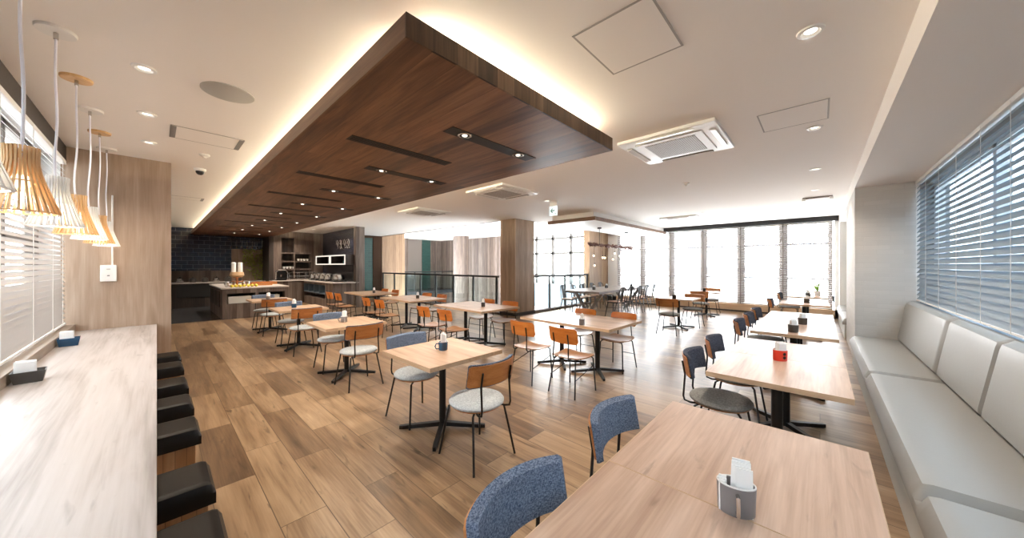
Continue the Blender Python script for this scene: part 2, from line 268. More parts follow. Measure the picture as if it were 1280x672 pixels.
# ---------------------------------------------------------------- mesh building
class MB:
    def __init__(s): s.bm = bmesh.new()
    def _xf(s, verts, loc, rz=0, rot=None):
        m = Matrix.Translation(loc) @ (rot if rot is not None else Matrix.Rotation(rz, 4, 'Z'))
        bmesh.ops.transform(s.bm, matrix=m, verts=verts)
    def box(s, x0, x1, y0, y1, z0, z1):
        r = bmesh.ops.create_cube(s.bm, size=1.0)['verts']
        for v in r:
            v.co.x = x0 if v.co.x < 0 else x1; v.co.y = y0 if v.co.y < 0 else y1; v.co.z = z0 if v.co.z < 0 else z1
        return s
    def cbox(s, c, d, rz=0, rot=None):
        r = bmesh.ops.create_cube(s.bm, size=1.0)['verts']
        for v in r: v.co = Vector((v.co.x * d[0], v.co.y * d[1], v.co.z * d[2]))
        s._xf(r, c, rz, rot); return s
    def lathe(s, prof, n=24, loc=(0, 0, 0), sx=1.0, sy=1.0, rz=0, cap=True):
        rings = []
        for (r, z) in prof:
            rings.append([s.bm.verts.new((r * sx * math.cos(2 * math.pi * i / n), r * sy * math.sin(2 * math.pi * i / n), z)) for i in range(n)])
        for a, b in zip(rings, rings[1:]):
            for i in range(n):
                j = (i + 1) % n
                s.bm.faces.new((a[i], a[j], b[j], b[i]))
        if cap:
            s.bm.faces.new(list(reversed(rings[0]))); s.bm.faces.new(rings[-1])
        s._xf([v for r in rings for v in r], loc, rz); return s
    def tube(s, pts, r, n=8, close=False):
        pts = [Vector(p) for p in pts]; rings = []
        N = len(pts); prev = None
        for k, p in enumerate(pts):
            if close: t = pts[(k + 1) % N] - pts[k - 1]
            else: t = (pts[min(k + 1, N - 1)] - pts[max(k - 1, 0)])
            t.normalize()
            if prev is None:
                a = t.orthogonal().normalized()
            else:
                a = (prev - t * prev.dot(t)); a.normalize()
            prev = a; b = t.cross(a)
            rr = r[k] if isinstance(r, (list, tuple)) else r
            rings.append([s.bm.verts.new(p + (a * math.cos(2 * math.pi * i / n) + b * math.sin(2 * math.pi * i / n)) * rr) for i in range(n)])
        pairs = list(zip(rings, rings[1:])) + ([(rings[-1], rings[0])] if close else [])
        for a, b in pairs:
            for i in range(n):
                j = (i + 1) % n
                s.bm.faces.new((a[i], a[j], b[j], b[i]))
        if not close:
            s.bm.faces.new(list(reversed(rings[0]))); s.bm.faces.new(rings[-1])
        return s
    def slab_fn(s, P, nu, nv):
        """closed slab: P(u,v,side)->xyz, u,v in [0,1], side 0/1"""
        g = [[[s.bm.verts.new(P(i / nu, j / nv, k)) for j in range(nv + 1)] for i in range(nu + 1)] for k in (0, 1)]
        for i in range(nu):
            for j in range(nv):
                s.bm.faces.new((g[0][i][j], g[0][i + 1][j], g[0][i + 1][j + 1], g[0][i][j + 1]))
                s.bm.faces.new((g[1][i][j], g[1][i][j + 1], g[1][i + 1][j + 1], g[1][i + 1][j]))
        for i in range(nu):
            s.bm.faces.new((g[0][i][0], g[1][i][0], g[1][i + 1][0], g[0][i + 1][0]))
            s.bm.faces.new((g[0][i][nv], g[0][i + 1][nv], g[1][i + 1][nv], g[1][i][nv]))
        for j in range(nv):
            s.bm.faces.new((g[0][0][j], g[0][0][j + 1], g[1][0][j + 1], g[1][0][j]))
            s.bm.faces.new((g[0][nu][j], g[1][nu][j], g[1][nu][j + 1], g[0][nu][j + 1]))
        return s
    def poly(s, pts, z0, z1):
        a = [s.bm.verts.new((x, y, z0)) for x, y in pts]; b = [s.bm.verts.new((x, y, z1)) for x, y in pts]
        n = len(pts); s.bm.faces.new(list(reversed(a))); s.bm.faces.new(b)
        for i in range(n): s.bm.faces.new((a[i], a[(i + 1) % n], b[(i + 1) % n], b[i]))
        return s
    def ball(s, c, r, seg=12, sc=(1, 1, 1)):
        v = bmesh.ops.create_uvsphere(s.bm, u_segments=seg, v_segments=max(6, seg // 2), radius=r)['verts']
        for q in v: q.co = Vector((q.co.x * sc[0], q.co.y * sc[1], q.co.z * sc[2]))
        s._xf(v, c); return s
    def build(s, name, mat, parent=None, smooth=False, bevel=0.0, seg=2):
        bmesh.ops.recalc_face_normals(s.bm, faces=s.bm.faces)
        me = bpy.data.meshes.new(name); s.bm.to_mesh(me); s.bm.free()
        o = bpy.data.objects.new(name, me); COL.objects.link(o)
        me.materials.append(mat if not isinstance(mat, str) else M[mat])
        if smooth:
            for p in me.polygons: p.use_smooth = True
            try: me.set_sharp_from_angle(angle=R(42))
            except Exception: pass
        if bevel > 0:
            b = o.modifiers.new('bevel', 'BEVEL'); b.width = bevel; b.segments = seg; b.limit_method = 'ANGLE'; b.angle_limit = R(40)
        if parent is not None: o.parent = parent
        return o

def struct(o, label=None):
    o['kind'] = 'structure'
    if label: o['label'] = label; o['category'] = 'room'
    return o
def tag(o, label, cat, group=None):
    o['label'] = label; o['category'] = cat
    if group: o['group'] = group
    return o
def thing(name, label, cat, loc=(0, 0, 0), rz=0, group=None):
    o = bpy.data.objects.new(name, None); COL.objects.link(o); o.empty_display_size = 0.05
    o.location = loc; o.rotation_euler = (0, 0, rz); return tag(o, label, cat, group)
KIDS = {}
def children(o): return [c for c in bpy.data.objects if c.parent == o]
def dup(root, label, loc, rz, group=None):
    if root.name not in KIDS: KIDS[root.name] = [(c, children(c)) for c in children(root)]
    r = root.copy(); COL.objects.link(r); r.location = loc; r.rotation_euler = (0, 0, rz)
    r['label'] = label
    if group: r['group'] = group
    for ch, gs in KIDS[root.name]:
        c = ch.copy(); COL.objects.link(c); c.parent = r
        for g in gs:
            d = g.copy(); COL.objects.link(d); d.parent = c
    return r
class Proto:
    def __init__(s, fn): s.fn = fn; s.first = None
    def place(s, label, loc, rz, group=None):
        if s.first is None:
            s.first = s.fn(); s.first.location = loc; s.first.rotation_euler = (0, 0, rz); s.first['label'] = label
            if group: s.first['group'] = group
            return s.first
        return dup(s.first, label, loc, rz, group)

# ================================================================ ROOM SHELL
CE = 2.83
XL, XW = -0.75, 12.80        # left window wall, far window wall
YR = -1.0                    # right wall (blinds behind the bench)
VX, VY = 7.14, 6.52          # edges of the stair void
YF = 16.8                    # far tiled wall
f = MB()
f.box(XL - .3, VX, -1.3, 11.9, -0.12, 0); f.box(VX, XW + .1, -1.3, VY, -0.12, 0); f.box(3.0, VX, 11.9, YF + .2, -0.12, 0)
struct(f.build('floor', 'floor'))
struct(MB().box(XL - .3, 3.0, 11.9, YF + .2, -0.12, 0.0).build('floor_slate', 'slate'))
c = MB(); c.box(XL - .3, VX, -0.38, YF + .2, CE, CE + .12); c.box(VX, XW + .1, -0.38, VY, CE, CE + .12)
struct(c.build('ceiling', 'ceiling'))
s = MB(); s.box(XL - .3, XW + .1, -1.3, -0.38, 2.62, CE + .12)
struct(s.build('ceiling_soffit', 'ceiling'))
struct(MB().box(VX, XW + .1, VY, YF + 2.2, 3.05, 3.2).build('ceiling_atrium', 'ceiling'))
struct(MB().box(VX - .04, VX, VY, 14.9, CE - .012, 3.06).box(VX - .04, XW, VY - .04, VY, CE - .012, 3.06).build('trim_1', 'mullion'))
struct(MB().box(VX, XW, VY, YF + 2.2, -3.1, -3.0).build('floor_lower', 'slate'))
# left wall: sill wall, head, beyond the wood panel
wl = MB(); wl.box(XL - .25, XL - .02, -1.3, 6.34, 0, 0.70); wl.box(XL - .25, XL - .02, -1.3, 6.34, 2.72, CE); wl.box(XL - .25, XL, 6.34, YF, 0, CE); wl.box(XL - .25, XL - .02, -1.3, -0.9, .7, 2.72)
struct(wl.build('wall_left', 'white'))
struct(MB().box(XL - .02, XL + .04, -1.0, 6.34, 2.64, CE).build('trim_2', 'dark_brown'))
# wood panel wall at the counter's end
struct(MB().box(XL, 0.13, 6.34, 6.55, 0, CE).build('wall_panel', 'panel'))
# right wall with window opening
wr = MB(); wr.box(XL - .3, 9.2, YR - .25, YR - .06, 0, 0.95); wr.box(XL - .3, 9.2, YR - .25, YR - .06, 2.55, 2.62); wr.box(7.1, XW + .1, YR - .25, YR, 0, 2.62)
struct(wr.build('wall_right', 'grey_wall'))
struct(MB().box(7.1, 9.2, YR, -0.38, 0, 2.62).build('wall_brick', 'brick_white'))
struct(MB().box(12.35, XW, YR, -0.38, 0, 2.62).build('wall_corner', 'white'))
# far window wall
wf = MB(); wf.box(XW, XW + .2, -1.2, 6.6, -.1, 0.22); wf.box(XW, XW + .2, -1.3, 6.6, 2.72, CE + .3); wf.box(XW, XW + .2, 6.04, 6.62, 0, CE); wf.box(XW, XW + .2, -1.2, -.30, 0, CE)
wf.box(XW, XW + .2, 11.3, YF + 2, -3, 3.2); wf.box(XW, XW + .2, 6.6, 11.3, 2.93, 3.2); wf.box(XW, XW + .2, 6.6, 11.3, -3.0, 0.1)
struct(wf.build('wall_far', 'white'))
struct(MB().box(XW - .16, XW, -0.30, 6.04, 0.0, 0.045).build('baseboard_far', 'dark_brown'))
struct(MB().box(XW - .13, XW, -0.30, 6.04, 0.045, 0.24).build('window_sill', 'table_edge', bevel=.004))
struct(MB().box(XW - .20, XW, -0.36, 4.25, 2.70, CE).build('trim_3', 'black_matte'))
# windows of the far wall: mullions, rails, one pane each
ym = [6.04, 5.03, 3.98, 2.93, 1.865, 0.81, -0.26]
for i in range(6):
    a, b2 = ym[i + 1], ym[i]
    fr = MB()
    fr.box(XW + .02, XW + .12, b2 - .10, b2, .22, 2.72); fr.box(XW + .02, XW + .12, a, a + .10, .22, 2.72)
    fr.box(XW + .02, XW + .12, a, b2, 2.66, 2.72); fr.box(XW + .02, XW + .12, a, b2, .22, .28)
    w = struct(fr.build('window_%d' % (i + 1), 'mullion'))
    rl = MB()
    for z in (2.08, 1.08): rl.box(XW + .03, XW + .11, a + .075, b2 - .075, z - .028, z + .028)
    rl.build('rail', 'mullion_blue', w)
    MB().box(XW + .068, XW + .074, a + .07, b2 - .07, .27, 2.67).build('pane', 'glass', w)
# atrium window (no blinds)
fr = MB()
for y in (6.62, 7.3, 8.3, 9.3, 10.3, 11.3): fr.box(XW + .02, XW + .12, y - .07, y + .07, .1, 2.93)
for z in (.13, 1.0, 2.05, 2.75): fr.box(XW + .02, XW + .12, 6.6, 11.3, z - .05, z + .05)
w = struct(fr.build('window_7', plain('light_mullion', (0.09, 0.082, 0.075), .5)))
MB().box(XW + .068, XW + .074, 6.62, 11.28, .1, 2.9).build('pane', 'glass', w)
# left windows: frame and glass behind the blind
fr = MB()
for y in (-0.9, .3, 1.5, 2.7, 3.9, 5.1, 6.28): fr.box(XL - .22, XL - .14, y - .035, y + .035, .7, 2.72)
for z in (.74, 1.72, 2.69): fr.box(XL - .22, XL - .14, -.9, 6.3, z - .03, z + .03)
w = struct(fr.build('window_8', 'mullion'))
MB().box(XL - .183, XL - .177, -.88, 6.3, .72, 2.70).build('pane', 'glass', w)
# right window
fr = MB()
for x in (-.7, 1.2, 3.1, 5.0, 7.06): fr.box(x - .04, x + .04, YR - .2, YR - .12, .95, 2.55)
fr.box(-.7, 7.1, YR - .2, YR - .12, .95, 1.0); fr.box(-.7, 7.1, YR - .2, YR - .12, 2.5, 2.55)
w = struct(fr.build('window_9', 'white'))
MB().box(-.7, 7.1, YR - .163, YR - .157, 1.0, 2.5).build('pane', 'glass', w)
struct(MB().box(-.7, 7.1, YR - .06, YR + .075, .935, .962).build('trim_4', 'steel_blue', bevel=.004))
# far tiled wall, wood wall with shelves, black brick wing
struct(MB().box(XL, 1.98, YF, YF + .15, 0, CE).box(1.98, 3.1, YF, YF + .15, 2.12, CE).build('wall_tiled', 'blue_tile'))
struct(MB().box(1.98, 3.1, YF + .02, YF + .15, 0, 2.12).build('wall_niche', 'panel'))
struct(MB().box(XL, 1.98, YF - .03, YF, .86, 1.28).build('trim_5', 'greywood'))
struct(MB().box(2.96, 3.10, 15.6, YF + .02, 0, CE).build('wall_return', 'dark_brown'))
ww = MB(); ww.box(3.10, 3.36, 15.6, 15.75, 0, CE); ww.box(4.40, 4.85, 15.6, 15.75, 0, CE); ww.box(3.36, 4.40, 15.6, 15.75, 2.57, CE); ww.box(3.36, 4.40, 15.6, 15.75, 0, .95); ww.box(3.8, 4.40, 15.605, 15.75, 1.98, 2.57); ww.box(3.10, 4.86, 15.95, 16.0, 0, CE)
struct(ww.build('wall_shelves', 'greywood'))
struct(MB().box(4.85, 5.0, 12.0, 15.75, 0, CE).build('wall_black_brick', 'black_brick'))
struct(MB().box(4.72, 5.02, 11.82, 12.0, 0, CE).build('wall_fin', 'greywood'))
struct(MB().box(5.0, 6.72, 14.95, 15.1, 0, 2.72).build('wall_green', 'green_tile'))
struct(MB().box(6.72, 7.14, 14.92, 15.1, 0, CE).box(5.0, 6.72, 14.93, 15.1, 2.72, CE).build('wall_dark', plain('umber_wall', (.05, .028, .018), .8, spec=.1)))
struct(MB().box(7.14, 8.28, 14.9, 15.05, -3, 3.05).build('wall_honey', 'beige_panel'))
# atrium back walls
struct(MB().box(8.2, 10.0, 17.9, 18.0, -3, 3.05).build('wall_atrium_green', 'green_tile'))
struct(MB().box(10.0, 11.1, 17.9, 18.0, -3, 3.05).build('wall_atrium_taupe', 'taupe'))
struct(MB().box(11.1, 11.7, 17.88, 18.0, -3, 3.05).build('wall_atrium_tile', 'green_tile'))
struct(MB().box(11.7, 12.9, 17.9, 18.0, -3, 3.05).build('wall_atrium_wood', 'greywood'))
struct(MB().box(12.55, 12.79, 11.3, 17.9, -3, 3.05).build('wall_atrium_side', 'greywood'))
struct(MB().lathe([(.42, -3), (.42, 3.05)], 40, (11.2, 14.2, 0)).build('column_round', 'greywood', smooth=True))
struct(MB().box(9.7, 10.0, 17.6, 17.9, -3, 3.05).build('column_atrium', 'greywood'))
struct(MB().lathe([(1.15, 3.02), (1.15, 3.049)], 64, (10.6, 11.2, 0)).build('ceiling_ring_disc', 'ceiling', smooth=True))
rg = MB(); rg.lathe([(1.3, 3.03), (1.95, 3.03), (1.95, 3.048), (1.3, 3.048), (1.3, 3.03)], 64, (10.6, 11.2, 0), cap=False)
tag(rg.build('ceiling_ring_light', 'ring_glow'), 'large glowing white ring light in the ceiling over the stair void', 'ceiling light')
area_light('atrium_ring_light', (10.6, 11.2, 2.98), (0, 0, 0), 2.5, 2.5, 7, (1, .93, .82))
struct(MB().box(12.55, XW, 6.72, 11.3, -.5, .62).build('wall_parapet', plain('grey_blue_parapet', (.22, .26, .31), .6)))
struct(MB().box(8.28, 12.5, 16.1, 17.9, -.12, .06).build('floor_landing', 'slate'))
# main column
struct(MB().box(7.07, 7.93, 6.45, 7.06, 0, CE).build('column', 'pillar', bevel=.003))
struct(MB().box(7.05, 7.95, 6.43, 7.08, 0, .09).build('baseboard_column', 'dark_brown'))
# pier by the far windows
struct(MB().box(11.3, XW, 6.46, 6.72, 0, CE + .2).build('wall_pier', 'beige_panel'))
struct(MB().box(7.0, 7.2, 7.06, 14.9, -.12, .06).box(7.93, 11.3, VY - .06, VY + .12, -.12, .07).build('trim_6', 'greywood'))

# ================================================================ OUTSIDE
struct(MB().box(40, 90, -40, 60, -3.4, -3.3).build('ground_outside', plain('pale_paving', (0.62, 0.62, 0.61), .8)))
struct(MB().box(-30, -1.02, -30, 30, -3.4, -3.3).build('ground_street', plain('grey_paving', (0.30, 0.30, 0.30), .8)))  # ground put back and kept dark to dim daylight rising through the left window
bd = thing('apartment_building', 'white apartment building with rows of small dark windows seen outside through the left blind', 'building', (-5.5, 3, -3.3))
MB().box(-2, 0, -14, 18, 0, 17.0).build('wall', plain('render_white', (0.60, 0.60, 0.59), .8), bd)
pn = MB()
for k in range(18):
    for j in range(9):
        for q in range(3): 
            pn.box(-.01, .02, -9.5 + k * 1.3 + q * .28, -9.5 + k * 1.3 + q * .28 + .2, 1.3 + j * 1.5, 2.1 + j * 1.5)
pn.build('window', plain('dark_pane', (0.03, 0.035, 0.04), .2), bd)
struct(MB().box(-14, 73, -2.5, -1.27, -3.4, -3.3).build('ground_light_block', plain('dark_light_block', (0.15, 0.16, 0.17), .8)))  # strip of ground added to stop sky light from below the right window
nb = thing('sky_block_wall', 'added grey blue wall outside the right hand window, blocking the sky', 'wall', (3, -2.5, -3.3))  # added wall, placed only to keep bright sky off the right blind
MB().box(-14, 70, -.3, 0, 0, 15).build('wall', plain('grey_blue_blocker', (0.20, 0.26, 0.31), .8), nb)
for (x, y, sx, sy, h, g, lb) in ((55, 8, 6, 12, 4.5, .70, 'long pale low building outside beyond the far windows on the right'), (58, 30, 6, 14, 6.0, .74, 'pale taller building outside beyond the far windows on the left')):
    t = thing('distant_building', lb, 'building', (x, y, -3.3))
    MB().box(-sx / 2, sx / 2, -sy / 2, sy / 2, 0, h).build('wall', plain('far_render', (g, g, g), .9), t)
    q = MB()
    for k in range(int(sy / 2)): q.box(-sx / 2 - .03, -sx / 2, -sy / 2 + .5 + k * 2, -sy / 2 + 1.6 + k * 2, h * .55, h * .8)
    q.build('window', plain('far_pane', (0.35, 0.38, 0.42), .3), t)
def bush(name, label, c, r, mat, n=120, lr=.12, grp=None):
    q = MB()
    for k in range(n):
        u = random.gauss(0, 1), random.gauss(0, 1), random.gauss(0, 1); l = math.sqrt(sum(a * a for a in u)) or 1
        p = [c[i] + u[i] / l * r[i] * random.uniform(.6, 1) for i in range(3)]
        q.cbox(p, (lr, lr * .5, .01), rot=Matrix.Rotation(random.uniform(0, 6), 4, (random.random(), random.random(), random.random() + .1)))
    o = q.build(name, mat); return tag(o, label, 'shrub', grp)
for k, (y, lab) in enumerate(((0.2, 'leafy shrub outside the rightmost far window, just above the sill'), (9.5, 'shrub outside beyond the stair void windows'))):
    bush('outdoor_shrub', lab, (17 + k, y, -2.6), (1.0, 1.6, .9), 'leaf', 260, .3)

# ================================================================ SUSPENDED CANOPIES
CB, CT = 2.606, 2.73
cx0, cx1, cy0, cy1 = 0.848, 3.093, 1.512, YF
cn = thing('ceiling_raft', 'long dark walnut raft hanging under the white ceiling with warm cove glow', 'ceiling raft', (cx0, cy0, CB))
W_, D_ = cx1 - cx0, cy1 - cy0
MB().box(0.012, W_ - .012, 0.012, D_, 0, .02).build('underside', 'canopy', cn)
MB().box(0, W_, 0, .012, -.0005, CT - CB).build('fascia', 'canopy_edge', cn)
MB().box(0, .012, .012, D_, -.0005, CT - CB).build('fascia', 'canopy_side', cn)
MB().box(W_ - .012, W_, .012, D_, -.0005, CT - CB).build('fascia', 'canopy_side', cn)
MB().box(.42, W_ - .42, .42, D_, .02, CE - CB).build('hanger', 'white', cn)
# light troughs
def trough():
    t = thing('light_trough', '', 'ceiling light')
    MB().box(-.54, .54, -.072, .072, -.004, .001).build('trough', 'black_matte', t)
    for x in (-.36, .34):
        l = MB().lathe([(.045, -.008), (.062, -.007), (.062, -.004), (.045, -.004)], 24, (x, 0, 0), cap=False).build('lamp_ring', 'chrome', t)
        MB().lathe([(.022, -.009), (.022, -.004)], 16, (x, 0, 0)).build('lamp_lens', 'lens', l)
    return t
P = Proto(trough)
ordn = ['nearest', 'second nearest', 'third nearest', 'fourth', 'fifth', 'sixth', 'seventh', 'eighth', 'farthest']
for k in range(9):
    y = 2.28 + 1.58 * k
    P.place('black recessed light trough with two lamps in the walnut raft, %s of its row' % ordn[k], (2.20, y, CB), 0, 'lit troughs in the walnut raft')
    if k < 9: spot_light((1.84, y, CB - .03), 15); spot_light((2.54, y, CB - .03), 15)
def slot():
    t = thing('air_slot', '', 'air slot')
    MB().box(-.535, .535, -.068, .068, -.004, .001).build('frame', 'black_matte', t)
    q = MB()
    for j in (-.03, 0, .03): q.box(-.52, .52, j - .004, j + .004, -.007, -.004)
    q.build('vane', 'dark_brown', t)
    return t
P = Proto(slot)
for k in range(8):
    P.place('plain black air slot without lamps in the walnut raft, %s of its row' % ordn[k if k < 7 else 8], (1.70, 3.065 + 1.59 * k, CB), 0, 'black air slots in the walnut raft')
# second, smaller raft by the windows
r2 = thing('ceiling_raft', 'white ceiling raft with thin wooden rim above the long communal table', 'ceiling raft', (7.40, 4.08, 2.60))
MB().box(.03, 5.2, .03, 1.42, 0.004, .10).build('underside', 'white', r2)
rim = MB(); rim.box(0, 5.2, 0, .03, 0, .09); rim.box(0, .03, .03, 1.45, 0, .09); rim.box(.03, 5.2, 1.42, 1.45, 0, .09)
rim.build('rim', 'canopy_side', r2)
MB().box(.10, 5.2, .10, 1.37, .10, CE - 2.60).build('upstand', 'ceiling', r2)

# ================================================================ CEILING FITTINGS
def downlight():
    t = thing('downlight', '', 'downlight')
    MB().lathe([(.036, -.001), (.046, -.012), (.062, -.010), (.064, 0), (.036, 0)], 28, cap=False).build('trim_ring', 'white_gloss', t, smooth=True)
    MB().lathe([(.030, -.001), (.030, -.003)], 20).build('lamp_lens', 'lens', t)
    return t
DL = Proto(downlight)
for k, (x, y, lab) in enumerate([
    (2.60, .04, 'round ceiling downlight nearest the camera on the right, beside the big square hatch'), (4.44, .04, 'round ceiling downlight beside the long access panel on the right'),
    (6.35, .05, 'third downlight along the right side of the ceiling'), (8.09, .055, 'fourth downlight along the right side of the ceiling'), (10.6, .06, 'farthest downlight along the right side of the ceiling'),
    (-.06, 3.43, 'ceiling downlight nearest the camera in the row above the counter stools'), (-.06, 4.44, 'middle downlight of the row above the counter stools'), (-.06, 5.44, 'last downlight of the row before the wood panel wall'),
    (3.45, 15.0, 'ceiling downlight over the shelf wall, leftmost'), (4.0, 13.9, 'ceiling downlight over the buffet counter, middle'), (4.4, 12.6, 'ceiling downlight over the buffet counter near the wood fin'),
    (5.6, 4.2, 'small ceiling downlight between the raft and the column'), (9.6, 2.2, 'small ceiling downlight near the far cassette air conditioner')]):
    DL.place(lab, (x, y, CE), 0, 'round downlights in the white ceiling')
    if k < 8: spot_light((x, y, CE - .03), 14 if k < 5 else 9)
    elif k < 11: spot_light((x, y, CE - .03), 22)
def panel_hatch(name, label, x0, x1, y0, y1, bars=None):
    t = thing(name, label, 'ceiling hatch', ((x0 + x1) / 2, (y0 + y1) / 2, CE))
    a, b = (x1 - x0) / 2, (y1 - y0) / 2; g = plain('hatch_seam', (.38, .36, .34), .6) if 'hatch_seam' not in bpy.data.materials else bpy.data.materials['hatch_seam']
    q = MB(); w = .012
    q.box(-a, a, -b, -b + w, -.003, 0); q.box(-a, a, b - w, b, -.003, 0); q.box(-a, -a + w, -b, b, -.003, 0); q.box(a - w, a, -b, b, -.003, 0)
    q.build('frame', g, t)
    MB().box(-a + w, a - w, -b + w, b - w, -.0028, 0).build('panel', 'ceiling', t)
    if bars:
        for s_ in (-1, 1):
            q = MB(); q.box(s_ * (a - .02) - .022, s_ * (a - .02) + .022, -b + .02, b - .02, -.006, -.003) if bars == 'x' else q.box(-a + .02, a - .02, s_ * (b - .03) - .02, s_ * (b - .03) + .02, -.006, -.003)
            q.build('grille', plain('grille_grey', (.25, .24, .23), .6), t)
    return t
panel_hatch('access_hatch', 'large square access hatch in the white ceiling near the camera', 1.69, 2.23, .62, 1.085)
panel_hatch('access_hatch', 'rectangular access panel in the ceiling beside a downlight on the right', 3.74, 4.25, -.06, .425)
panel_hatch('access_hatch', 'rectangular ceiling grille panel left of the walnut raft', .09, .655, 4.60, 5.05, 'x')
panel_hatch('access_hatch', 'small ceiling hatch left of the raft just past the wood panel wall', .10, .66, 9.2, 9.6, 'x')
tag(MB().lathe([(.165, 0), (.165, -.006), (.15, -.009)], 40, (.385, 3.43, CE)).build('ceiling_speaker', plain('speaker_cloth', (.50, .49, .46), .8), smooth=True), 'round flat grey ceiling speaker left of the walnut raft', 'speaker')
t = thing('dome_camera', 'small dark dome security camera on the ceiling left of the raft', 'security camera', (.416, 6.42, CE))
MB().lathe([(.065, 0), (.065, -.025), (.05, -.035)], 24).build('base', 'white_gloss', t, smooth=True)
MB().ball((0, 0, -.04), .048, 16).build('dome', 'black', t, smooth=True)
for (x, y, lab) in ((.40, 5.55, 'round white smoke detector on the ceiling left of the raft'), (6.0, 1.63, 'round white smoke detector between the two cassette air conditioners')):
    t = thing('smoke_detector', lab, 'smoke detector', (x, y, CE))
    MB().lathe([(.05, 0), (.05, -.015), (.03, -.03)], 24).build('base', 'white_gloss', t, smooth=True)
    MB().lathe([(.018, -.03), (.018, -.042), (.008, -.045)], 16).build('sensor', 'white', t, smooth=True)
def cassette():
    t = thing('air_conditioner', '', 'air conditioner')
    MB().cbox((0, 0, -.018), (.95, .95, .036)).build('body', 'white_gloss', t, bevel=.008)
    MB().cbox((0, 0, -.040), (.66, .66, .012)).build('grille_frame', 'white_gloss', t, bevel=.004)
    MB().cbox((0, 0, -.047), (.52, .50, .006)).build('intake_grille', 'mesh_grey', t)
    for k in range(4):
        a = k * math.pi / 2
        q = MB(); q.cbox((0.41 * math.cos(a), 0.41 * math.sin(a), -.038), (.055, .56, .008), rz=a)
        o = q.build('vent_slot', 'grille' if k == 0 else ('box_cream' if k == 1 else 'white'), t)
        q = MB(); q.cbox((0.415 * math.cos(a), 0.415 * math.sin(a), -.046), (.05, .54, .004), rot=Matrix.Rotation(a, 4, 'Z') @ Matrix.Rotation(R(18 if k == 1 else 8), 4, 'Y'))
        q.build('louvre', 'white_gloss', o)
    return t
M['grille'] = plain('vent_dark', (.12, .11, .10), .6)
P = Proto(cassette)
P.place('white square cassette air conditioner with mesh grille next to the raft corner', (3.97, 1.18, CE), 0, 'ceiling cassette air conditioners')
P.place('white cassette air conditioner near the far black beam', (10.3, 2.9, CE), 0, 'ceiling cassette air conditioners')
P.place('white cassette air conditioner beside the long edge of the raft', (4.35, 4.3, CE), 0, 'ceiling cassette air conditioners')
P.place('white cassette air conditioner beyond the long edge of the raft, near the void', (4.6, 7.3, CE), 0, 'ceiling cassette air conditioners')
t = thing('track_light', 'short ceiling track with two spot heads on the right', 'track light', (8.91, .04, CE))
MB().cbox((0, 0, -.02), (.03, .44, .03)).build('track', 'mullion', t)
for y in (-.2, .2):
    MB().cbox((0, y, -.045), (.05, .06, .05)).build('spot_head', 'white_gloss', t, bevel=.01)
# exit sign
t = thing('exit_sign', 'white hanging exit sign with a green left arrow near the column', 'sign', (5.72, 4.13, 2.62))
dr = -math.atan2(385, 413.4) * 0
MB().box(-.012, .012, -.10, .10, -.10, .10).build('panel', 'sign_face', t, bevel=.003)
ar = MB()
ar.cbox((-.0135, .0, .005), (.002, .085, .018)); ar.cbox((-.0135, .036, .026), (.002, .065, .018), rot=Matrix.Rotation(R(-45), 4, 'X')); ar.cbox((-.0135, .036, -.016), (.002, .065, .018), rot=Matrix.Rotation(R(45), 4, 'X'))
ar.cbox((-.0135, -.06, -.065), (.002, .025, .012))
ar.build('arrow', 'sign_green', t)
MB().box(-.01, .01, -.09, .09, .10, CE - 2.62).build('bracket', 'grille_white' if 'grille_white' in M else 'white', t)

# ================================================================ BLINDS
def blind(name, label, axis, plane, a0, a1, z0, z1, pitch, width, tilt, mat, cords, headm='white', into=1, cordm='white'):
    """axis: direction the slats run; plane: coordinate of the blind's plane; into: +1/-1 room side"""
    mid = (a0 + a1) / 2
    loc = (plane, mid, z0) if axis == 'Y' else (mid, plane, z0)
    t = thing(name, label, 'window blind', loc)
    L_ = (a1 - a0) / 2; q = MB(); n = int((z1 - z0 - .06) / pitch)
    for k in range(n):
        z = .045 + k * pitch
        rot = Matrix.Rotation(tilt, 4, 'Y') if axis == 'Y' else Matrix.Rotation(tilt, 4, 'X')
        d = (width, 2 * L_, .0016) if axis == 'Y' else (2 * L_, width, .0016)
        q.cbox((0, 0, z), d, rot=rot)
    q.build('slats', mat, t)
    d = (.05, 2 * L_, .04) if axis == 'Y' else (2 * L_, .05, .04)
    MB().cbox((0, 0, z1 - z0 - .02), d).build('head_rail', headm, t)
    d = (.045, 2 * L_, .018) if axis == 'Y' else (2 * L_, .045, .018)
    MB().cbox((0, 0, .012), d).build('bottom_rail', headm, t, bevel=.003)
    for cpos in cords:
        for sgn in (1, ):
            e = into * (width * .5 * abs(math.cos(tilt)) + .004) if False else into * .026
            p = (e, cpos - mid) if axis == 'Y' else (cpos - mid, e)
            MB().tube([(p[0], p[1], .01), (p[0], p[1], z1 - z0 - .02)], .0022, 6).build('ladder_cord', cordm, t)
    return t
wn = ['leftmost', 'second from the left', 'third from the left', 'third from the right', 'second from the right', 'rightmost']
for i in range(6):
    a, b2 = ym[i + 1], ym[i]
    blind('venetian_blind', 'bright white venetian blind of the far window wall, %s' % wn[i], 'Y', XW - .05, a + .012, b2 - .012, .26, 2.70, .055, .05, R(38), 'slat_white', [a + .2, b2 - .2], into=-1)
blind('venetian_blind', 'grey venetian blind of the left window behind the long counter', 'Y', XL + .03, -.85, 6.22, .80, 2.64, .050, .052, R(52), 'slat_grey', [y for y in (.4, 1.3, 2.2, 3.05, 3.9, 4.75, 5.5, 6.0)], into=1)
